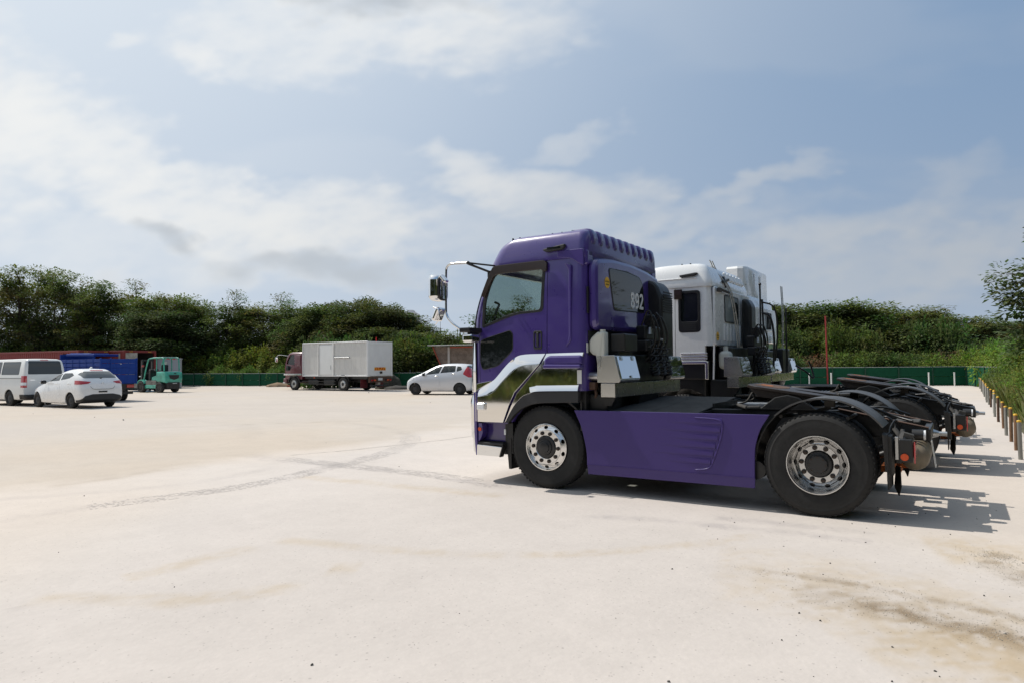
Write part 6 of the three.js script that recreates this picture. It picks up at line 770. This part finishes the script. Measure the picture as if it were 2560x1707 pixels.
// ---------- vegetation ----------
const leafMat = (tr = .45) => new THREE.MeshPhysicalMaterial({ color: lin(1, 1, 1), roughness: .85, transmission: tr, thickness: 0, vertexColors: true, side: THREE.DoubleSide, specularIntensity: .18 });
const LEAF = leafMat(), bark = mat(lin(.055, .045, .036), .95, 0, { map: nGrime });
class Leaves {
  constructor(r) { this.p = []; this.n = []; this.c = []; this.i = []; this.r = r; }
  // one leaf: two folded triangles along axis d
  leaf(x, y, z, dx, dy, dz, s, w, c) {
    const r = this.r, k = this.p.length / 3; let ux = dy * .3 - dz + (r() - .5) * .5, uy = (r() - .5) * .7, uz = dx - dy * .3 + (r() - .5) * .5; const l = Math.hypot(ux, uy, uz) || 1; ux /= l; uy /= l; uz /= l;
    const nx = uy * dz - uz * dy, ny = uz * dx - ux * dz, nz = ux * dy - uy * dx, f = s * .12;
    this.p.push(x, y, z, x + dx * s * .5 + ux * w + nx * f, y + dy * s * .5 + uy * w + ny * f, z + dz * s * .5 + uz * w + nz * f, x + dx * s, y + dy * s, z + dz * s, x + dx * s * .5 - ux * w + nx * f, y + dy * s * .5 - uy * w + ny * f, z + dz * s * .5 - uz * w + nz * f);
    for (let q = 0; q < 4; q++) { this.n.push(nx, ny, nz); this.c.push(c[0], c[1], c[2]); } this.i.push(k, k + 1, k + 2, k, k + 2, k + 3);
  }
  // clump of leaves filling an ellipsoid, denser at its skin
  clump(x, y, z, rx, ry, rz, n, s, tone, o = {}) {
    const r = this.r, t = tone.map((v) => v * (.8 + .4 * r()));
    for (let k = 0; k < n; k++) { const a = r() * 6.283, b = Math.acos(2 * r() - 1), q = Math.pow(r(), .45), ex = Math.sin(b) * Math.cos(a), ey = Math.cos(b), ez = Math.sin(b) * Math.sin(a); let dx = ex + (r() - .5) * 1.2, dy = ey * .6 + (r() - .5) * .9 - .15 + (o.up ?? 0), dz = ez + (r() - .5) * 1.2; const l = Math.hypot(dx, dy, dz) || 1, v = .72 + .56 * r(), ss = s * (.65 + .7 * r());
      this.leaf(x + ex * rx * q, y + ey * ry * q, z + ez * rz * q, dx / l, dy / l, dz / l, ss, ss * (o.wide ?? .3), [t[0] * v * (1 + .25 * (r() - .5)), t[1] * v, t[2] * v]); }
  }
  geo() { const g = new THREE.BufferGeometry(); g.setAttribute('position', new THREE.Float32BufferAttribute(this.p, 3)); g.setAttribute('normal', new THREE.Float32BufferAttribute(this.n, 3)); g.setAttribute('color', new THREE.Float32BufferAttribute(this.c, 3)); g.setIndex(this.i); return g; }
}
const taperTube = (m, pts, r0, r1, seg = 6) => { const c = new THREE.CatmullRomCurve3(pts.map((p) => V(...p))), n = pts.length * 3, fr = c.computeFrenetFrames(n), pos = [], idx = []; for (let i = 0; i <= n; i++) { const p = c.getPoint(i / n), rr = mix(r0, r1, i / n); for (let k = 0; k < seg; k++) { const a = k / seg * 6.283, u = fr.normals[i], v = fr.binormals[i]; pos.push(p.x + rr * (u.x * Math.cos(a) + v.x * Math.sin(a)), p.y + rr * (u.y * Math.cos(a) + v.y * Math.sin(a)), p.z + rr * (u.z * Math.cos(a) + v.z * Math.sin(a))); } } for (let i = 0; i < n; i++) for (let k = 0; k < seg; k++) { const a = i * seg + k, b = i * seg + (k + 1) % seg; idx.push(a, b, a + seg, b, b + seg, a + seg); } const g = new THREE.BufferGeometry(); g.setAttribute('position', new THREE.Float32BufferAttribute(pos, 3)); g.setIndex(idx); g.computeVertexNormals(); m.add(g); };
// tree 10 m tall: kind 0 open with layered sprays, 1 broad, 2 dense and rounded
function treeShape(kind, seed) {
  const r = rng(seed * 7919 + 11), wood = mb(), lv = new Leaves(r), tone = [[.125, .16, .038], [.108, .145, .034], [.084, .115, .03]][kind];
  const lean = (r() - .5) * .9, trunk = [[0, -.2, 0], [lean * .2, 2.2, (r() - .5) * .3], [lean * .5, 4.6, (r() - .5) * .5], [lean * .8, 6.8, (r() - .5) * .6], [lean, 8.6, (r() - .5) * .6]]; taperTube(wood, trunk, .2, .05, 7);
  const nl = [15, 14, 15][kind], at = (u) => { const k = Math.min(3.999, u * 4), i = k | 0, f = k - i; return trunk[i].map((v, q) => mix(v, trunk[i + 1][q], f)); };
  for (let k = 0; k < nl; k++) {
    const u = .22 + .75 * (k / nl), b = at(u), a = k * 2.4 + r() * .8, R0 = (kind === 0 ? 3.0 : kind === 1 ? 3.4 : 3.3) * (1 - Math.abs(u - .45) * 1.15) * (.75 + .5 * r()), up = kind === 0 ? 1.0 + 1.2 * r() : .5 + 1.2 * r();
    const e = [b[0] + Math.cos(a) * R0, b[1] + up * (.5 + u), b[2] + Math.sin(a) * R0], mid = [mix(b[0], e[0], .5), mix(b[1], e[1], .5) + .3 * r(), mix(b[2], e[2], .5)]; taperTube(wood, [b, mid, e], .09 * (1.2 - u), .02, 5);
    const nt = kind === 0 ? 6 : 6;
    for (let j = 0; j < nt; j++) { const v = .35 + .65 * (j + r()) / nt, q = [mix(b[0], e[0], v) + (r() - .5) * 1.5, mix(b[1], e[1], v) + (r() - .3) * 1.1, mix(b[2], e[2], v) + (r() - .5) * 1.5]; taperTube(wood, [[mix(b[0], e[0], v * .8), mix(b[1], e[1], v * .8), mix(b[2], e[2], v * .8)], q], .03, .008, 4);
      if (kind === 0) { if (r() < .78) lv.clump(q[0], q[1], q[2], .7 + .35 * r(), .24 + .18 * r(), .7 + .35 * r(), 80, .22, tone, { wide: .3 }); } else lv.clump(q[0], q[1], q[2], .8 + .45 * r(), .55 + .3 * r(), .8 + .45 * r(), kind === 1 ? 130 : 145, .235, tone, { wide: .34 }); }
  }
  const tp = trunk[4]; for (let k = 0; k < 8; k++) lv.clump(tp[0] + (r() - .5) * 2.4, tp[1] - 1 + r() * 2.2, tp[2] + (r() - .5) * 2.4, .75, kind ? .55 : .3, .75, 100, .26, tone, { wide: .32 });
  if (kind) for (let k = 0; k < 26; k++) { const a = r() * 6.28, q = Math.sqrt(r()) * 2.7; lv.clump(Math.cos(a) * q, 1.2 + r() * 5, Math.sin(a) * q, 1, .7, 1, 85, .3, tone, { wide: .36 }); }
  return { wood: wood.geo(), crown: lv.geo() };
}
const shapes = [0, 1, 2].flatMap((k) => [0, 1, 2].map((s) => treeShape(k, k * 3 + s)));
const tints = [[1, 1, 1], [1.15, 1.08, .8], [.85, .95, .95], [1.1, 1.0, .9]].map((c) => { const m = leafMat(); m.color = lin(...c); return m; });
let tn = 0; const words = ['tall airy', 'broad leafy', 'dense rounded'];
function tree(x, z, h, kind, group, where, wide = 1) {
  const r = rng(++tn * 31), sh = shapes[kind * 3 + (r() * 3 | 0)], turn = r() * 6.28, s = h / 10.9, wf = .85 + .3 * r(), w = (.72 + .3 * s) * wf * wide, ti = r() * 4 | 0, t = thing('tree', `${wf > 1.05 ? 'wide' : wf < .93 ? 'narrow' : 'medium'} ${words[kind]} ${['mid green', 'yellowish green', 'bluish green', 'olive green'][ti]} tree ${where}`, 'tree', [x, 0, z], turn, group);
  const a = mesh('trunk', sh.wood, bark, t), b = mesh('crown', sh.crown, tints[ti], t); a.scale.set(w, s, w); b.scale.set(w, s, w); b.userData.kind = 'stuff'; return t;
}
TREES_L.forEach(([x, z, h, k]) => tree(x, z, h, k, 'trees behind the yard', (h < 7.6 ? 'of the lower row ' : 'rising high ') + (x > -4 ? 'behind the purple cab' : x > -9.5 ? 'behind the silver hatchback' : x > -20 ? 'behind the box truck' : x > -30 ? 'behind the vine bushes' : x > -37 ? 'behind the forklift' : 'behind the containers'), h < 7.6 ? 1.05 : 1));
TREES_R.forEach(([x, z, h, k]) => tree(x, z, h, k, 'trees beyond the far fence', (h < 5 ? 'leaning low ' : 'on the wooded rise ') + (x < 24 ? 'beyond the red pole' : x < 33 ? 'beyond the far fence' : 'beyond the bollard row'), 1.2));
for (const [lx, lz, h, k] of [[-10, -13, 9, 1], [-12, -9, 8, 2], [-10.5, -5, 9.5, 1], [-13, -1.5, 8, 2], [-10, 1.5, 7.5, 1], [-14, 4, 9, 2], [-17, -7, 10, 1], [-16, 9, 9, 1], [-8.5, 13, 9.5, 1], [-10, 17.5, 9, 2], [-12.5, 22, 9, 1], [-13.5, 28, 8.5, 2], [-12, 9, 10, 2]]) tree(3.0818 + FWD.x * lx + SIDE.x * lz, -6.9519 + FWD.z * lx + SIDE.z * lz, h, k, 'trees behind the parking row', 'behind the tails of the tractor trucks', 1.2);
// ---------- shrubs: foliage to the ground ----------
function shrubShape(seed, tone, n, leaf, o = {}) { const r = rng(seed * 131 + 5), lv = new Leaves(r), wood = mb(); for (let k = 0; k < n; k++) { const a = r() * 6.283, q = Math.sqrt(r()) * .8, y = .12 + r() * .8 * (1 - q * .5), x = Math.cos(a) * q, z = Math.sin(a) * q; lv.clump(x, y, z, o.cr ?? .3, o.ch ?? .22, o.cr ?? .3, o.per ?? 110, leaf, tone, o); if (k % 2 === 0) taperTube(wood, [[x * .15, -.05, z * .15], [x * .6, y * .5, z * .5], [x, y, z]], .02, .006, 4); } return { wood: wood.geo(), crown: lv.geo() }; }
const vine = [1, 2, 3].map((s) => shrubShape(s, [.15, .19, .035], 46, .085, { wide: .4 })), dull = [4, 5].map((s) => shrubShape(s, [.09, .13, .032], 46, .085, { wide: .36 })), warm = [6].map((s) => shrubShape(s, [.16, .1, .05], 40, .08, { wide: .34 })), leafy = [7, 8, 9].map((s) => shrubShape(s, [.14, .22, .04], 42, .085, { wide: .27, cr: .3, ch: .2, per: 120 })), reed = [10, 11].map((s) => shrubShape(s, [.16, .22, .06], 40, .16, { wide: .1, up: .7, cr: .26, ch: .16, per: 80 }));
let sn = 0;
function shrub(sh, name, label, group, x, z, w, h) { const r = rng(++sn * 17 + 1), q = sh[r() * sh.length | 0], tw = r() * 6.28, ti = r() * 4 | 0, near = z < -40 ? (x < -37 ? ' behind the containers' : x < -30.5 ? ' behind the forklift' : x < -9.5 ? ' by the box truck' : x < 5 ? ' by the silver hatchback' : x < 19 ? ' beyond the white trucks' : x < 25 ? ' by the red pole' : '') : '', t = thing(name, `${['fresh', 'yellowish', 'bluish', 'olive'][ti]} ${label}${near}`, 'shrub', [x, 0, z], tw, group), a = mesh('stem', q.wood, bark, t), b = mesh('foliage', q.crown, tints[ti], t); a.scale.set(w, h, w); b.scale.set(w, h, w); b.userData.kind = 'stuff'; return t; }
[[-27.3, -63, 3.3], [-25.9, -63.2, 3.5], [-24.3, -62.6, 3.7], [-22.7, -62, 3.6], [-20.8, -61.2, 3.5], [-19.4, -60.6, 3.4], [-17.7, -59.8, 3.3], [-15.8, -59, 3.1], [-29, -64, 3.0]].forEach(([x, z, h]) => shrub(vine, 'vine_bush', 'bush draped in yellow green vines behind the green fence', 'vine bushes behind the fence', x, z, 1.9, h));
[[-26.3, -60.6, 2.0], [-22.9, -59.3, 1.9], [-19.9, -57.9, 1.9], [-24.6, -60.2, 1.5]].forEach(([x, z, h]) => shrub(leafy, 'leafy_bush', 'bright broad leaved bush peeping over the green fence', 'leafy bushes at the fence', x, z, 1.1, h));
for (let k = 0; k < 26; k++) { const x = -52 + k * 1.9, r = rng(k + 900); if (x > -30.5 && x < -15) { shrub(dull, 'bush', 'bush growing under the trees at the yard edge', 'bushes under the trees', x, -64.5 - r(), 2.3, 4.2); continue; } const z = x < -30 ? -64 - r() * 2 : -56 + (-4 - x) * .55 - r(); shrub(dull, 'bush', 'bush growing under the trees at the yard edge', 'bushes under the trees', x, z, 2.2, 3.2 + r() * 1.6); }
for (let k = 0; k < 16; k++) { const x = 8 + k * 1.75, r = rng(k + 500), z = -49.5 - r() * 2 + (x - 9) * .15; shrub(k % 5 === 3 ? warm : dull, k % 5 === 3 ? 'russet_bush' : 'bush', k % 5 === 3 ? 'russet tinged bush behind the far green fence' : 'plain green bush behind the far green fence', k % 5 === 3 ? 'russet bushes' : 'green bushes behind the far fence', x, z, 1.7, 2.0 + r() * 1.6); }
for (let k = 0; k < 11; k++) { const r = rng(k + 700), x = 17.5 + k * 1.75 + r(), h = 3.0 + r() * 2.6; shrub(k % 3 ? dull : vine, 'tall_bush', h > 4.4 ? 'high tangled bush rising among the trees beyond the far fence' : 'tangled bush of middle height beyond the far fence', 'tangled bushes beyond the far fence', x, -50.5 - r() * 4, 1.5 + r(), h); }
[[28.3, -46.8, 2.2], [26.6, -47.6, 2.0], [30.2, -46, 2.6], [31.5, -43.5, 3.0], [29.8, -41, 2.9], [28.6, -38, 3.0], [27.2, -35, 3.1], [25.6, -32, 3.1], [24, -29.3, 3.1], [22.4, -26.4, 3.0], [20.8, -23.6, 2.9], [33, -40, 4.2], [31, -36, 4.3], [29, -32, 4.2], [27, -28.5, 4.0], [24.6, -24.6, 3.8]].forEach(([x, z, h], i) => shrub(leafy, 'leafy_bush', h > 3.5 ? 'tall bright green bush behind the bollard row' : 'bright green broad leaved bush overhanging the bollard row', h > 3.5 ? 'tall bushes behind the bollards' : 'bushes along the bollards', x, z, 1.9, h));
[[27.6, -38.6, 1.4], [25.2, -34.6, 1.3], [22.9, -31, 1.3], [20.7, -27.6, 1.2], [18.9, -24.9, 1.1], [17.2, -22.3, 1.1], [15.5, -19.7, 1.0], [14.2, -17.7, .95], [13.0, -15.7, .9], [19.4, -22.6, 2.0], [17.6, -20, 1.9], [16.2, -17.6, 1.8], [24.2, -32.2, 1.8], [21.8, -28.6, 1.8], [19.9, -25.6, 1.7], [18.2, -23.4, 1.6], [16.4, -20.8, 1.5], [14.9, -18.2, 1.4], [13.6, -16.2, 1.3], [25.9, -35.2, 1.7]].forEach(([x, z, h], i) => shrub(i % 4 === 1 ? reed : leafy, i % 4 === 1 ? 'tall_weeds' : 'leafy_bush', i % 4 === 1 ? 'clump of tall narrow leaved weeds behind the bollards' : 'low bright bush growing at the foot of the bollards', i % 4 === 1 ? 'weeds behind the bollards' : 'low bushes at the bollards', x, z, 1.0, h));
// big tree at the planted edge
{ const t = tree(25.4, -30.4, 8.4, 2, null, 'overhanging the bushes at the end of the bollard row', 1.05); t.userData.label = 'large leafy tree overhanging the bushes at the end of the bollard row'; }
// ---------- grass at the planted edge, bank with trees on the camera's other side ----------
{
  const soil = mat(lin(.09, .085, .045), .95, 0, { map: nGrime });
  const strip = (name, pts, prof) => { const pos = [], idx = [], n = prof.length; pts.forEach(([x, z, ox, oz]) => prof.forEach(([d, y]) => pos.push(x + ox * d, y + (d > .3 ? (vnoise(x * .4, z * .4 + d) - .5) * .3 : 0), z + oz * d))); for (let i = 0; i < pts.length - 1; i++) for (let k = 0; k < n - 1; k++) { const a = i * n + k; idx.push(a, a + 1, a + n, a + 1, a + n + 1, a + n); } const g = new THREE.BufferGeometry(); g.setAttribute('position', new THREE.Float32BufferAttribute(pos, 3)); g.setIndex(idx); g.computeVertexNormals(); const o = mesh(name, boxUV(g.toNonIndexed()), soil, scene); o.userData.kind = 'structure'; return o; };
  const ed = []; for (let k = 0; k <= 20; k++) { const s = 7 + k * 1.75; ed.push([3.0818 + SIDE.x * s - FWD.x * 2.35, -6.9519 + SIDE.z * s - FWD.z * 2.35, -FWD.x, -FWD.z]); } strip('planted_edge', ed, [[0, .005], [.3, .05], [1.5, .15], [4, .25], [12, .4]]);
  const bk = []; for (let k = -16; k <= 22; k++) { const s = k * 2; bk.push([-5.9 + FWD.x * s, 6.8 + FWD.z * s, -SIDE.x, -SIDE.z]); } strip('grass_bank', bk, [[0, .005], [.6, .08], [2.5, .38], [5, .66], [12, .85], [26, 1]]);
  const r = rng(41), lv = new Leaves(r); for (let k = 0; k < 26; k++) { const a = r() * 6.28, d = r() * .1; lv.leaf(Math.cos(a) * d, 0, Math.sin(a) * d, Math.cos(a) * .35, .93, Math.sin(a) * .35, .18 + r() * .25, .012, [.17 + r() * .07, .2 + r() * .06, .06]); }
  const tuft = lv.geo(), put = (name, n, f, label) => { const im = new THREE.InstancedMesh(tuft, LEAF, n); im.name = name; im.userData.kind = 'stuff'; im.userData.label = label; im.castShadow = im.receiveShadow = true; for (let k = 0; k < n; k++) { const [x, y, z, s] = f(r); im.setMatrixAt(k, M4([x, y, z], [0, r() * 6.28, 0], [s, s * (.7 + .6 * r()), s])); } scene.add(im); };
  put('edge_grass', 1500, (r) => { const s = 7.2 + Math.pow(r(), .8) * 34, d = .15 + r() * 3.2; return [3.0818 + SIDE.x * s - FWD.x * (2.35 + d), .08 + d * .06, -6.9519 + SIDE.z * s - FWD.z * (2.35 + d), .6 + r() * 1.1]; }, 'grass and weeds along the planted edge');
  put('bank_grass', 5200, (r) => { const s = -24 + r() * 60, d = r() * 7; return [-5.9 + FWD.x * s - SIDE.x * d, .02 + (d < 2.5 ? d * .15 : d < 5 ? .37 + (d - 2.5) * .11 : .65 + (d - 5) * .03), 6.8 + FWD.z * s - SIDE.z * d, .9 + r() * 1.1]; }, 'rough grass on the bank');
  for (let k = 0; k < 17; k++) { const q = rng(k + 60), s = -24 + k * 3.4 + q() * 2, d = 7 + q() * 5; const t = tree(-5.9 + FWD.x * s - SIDE.x * d, 6.8 + FWD.z * s - SIDE.z * d, 6.5 + q() * 3.2, k % 2 ? 2 : 1, 'trees on the grass bank', 'growing on the grass bank', 1.2); t.position.y = .7; }
}
console.log('plants', performance.now() | 0);
console.log('end', performance.now() | 0);
renderer.render(scene, camera);
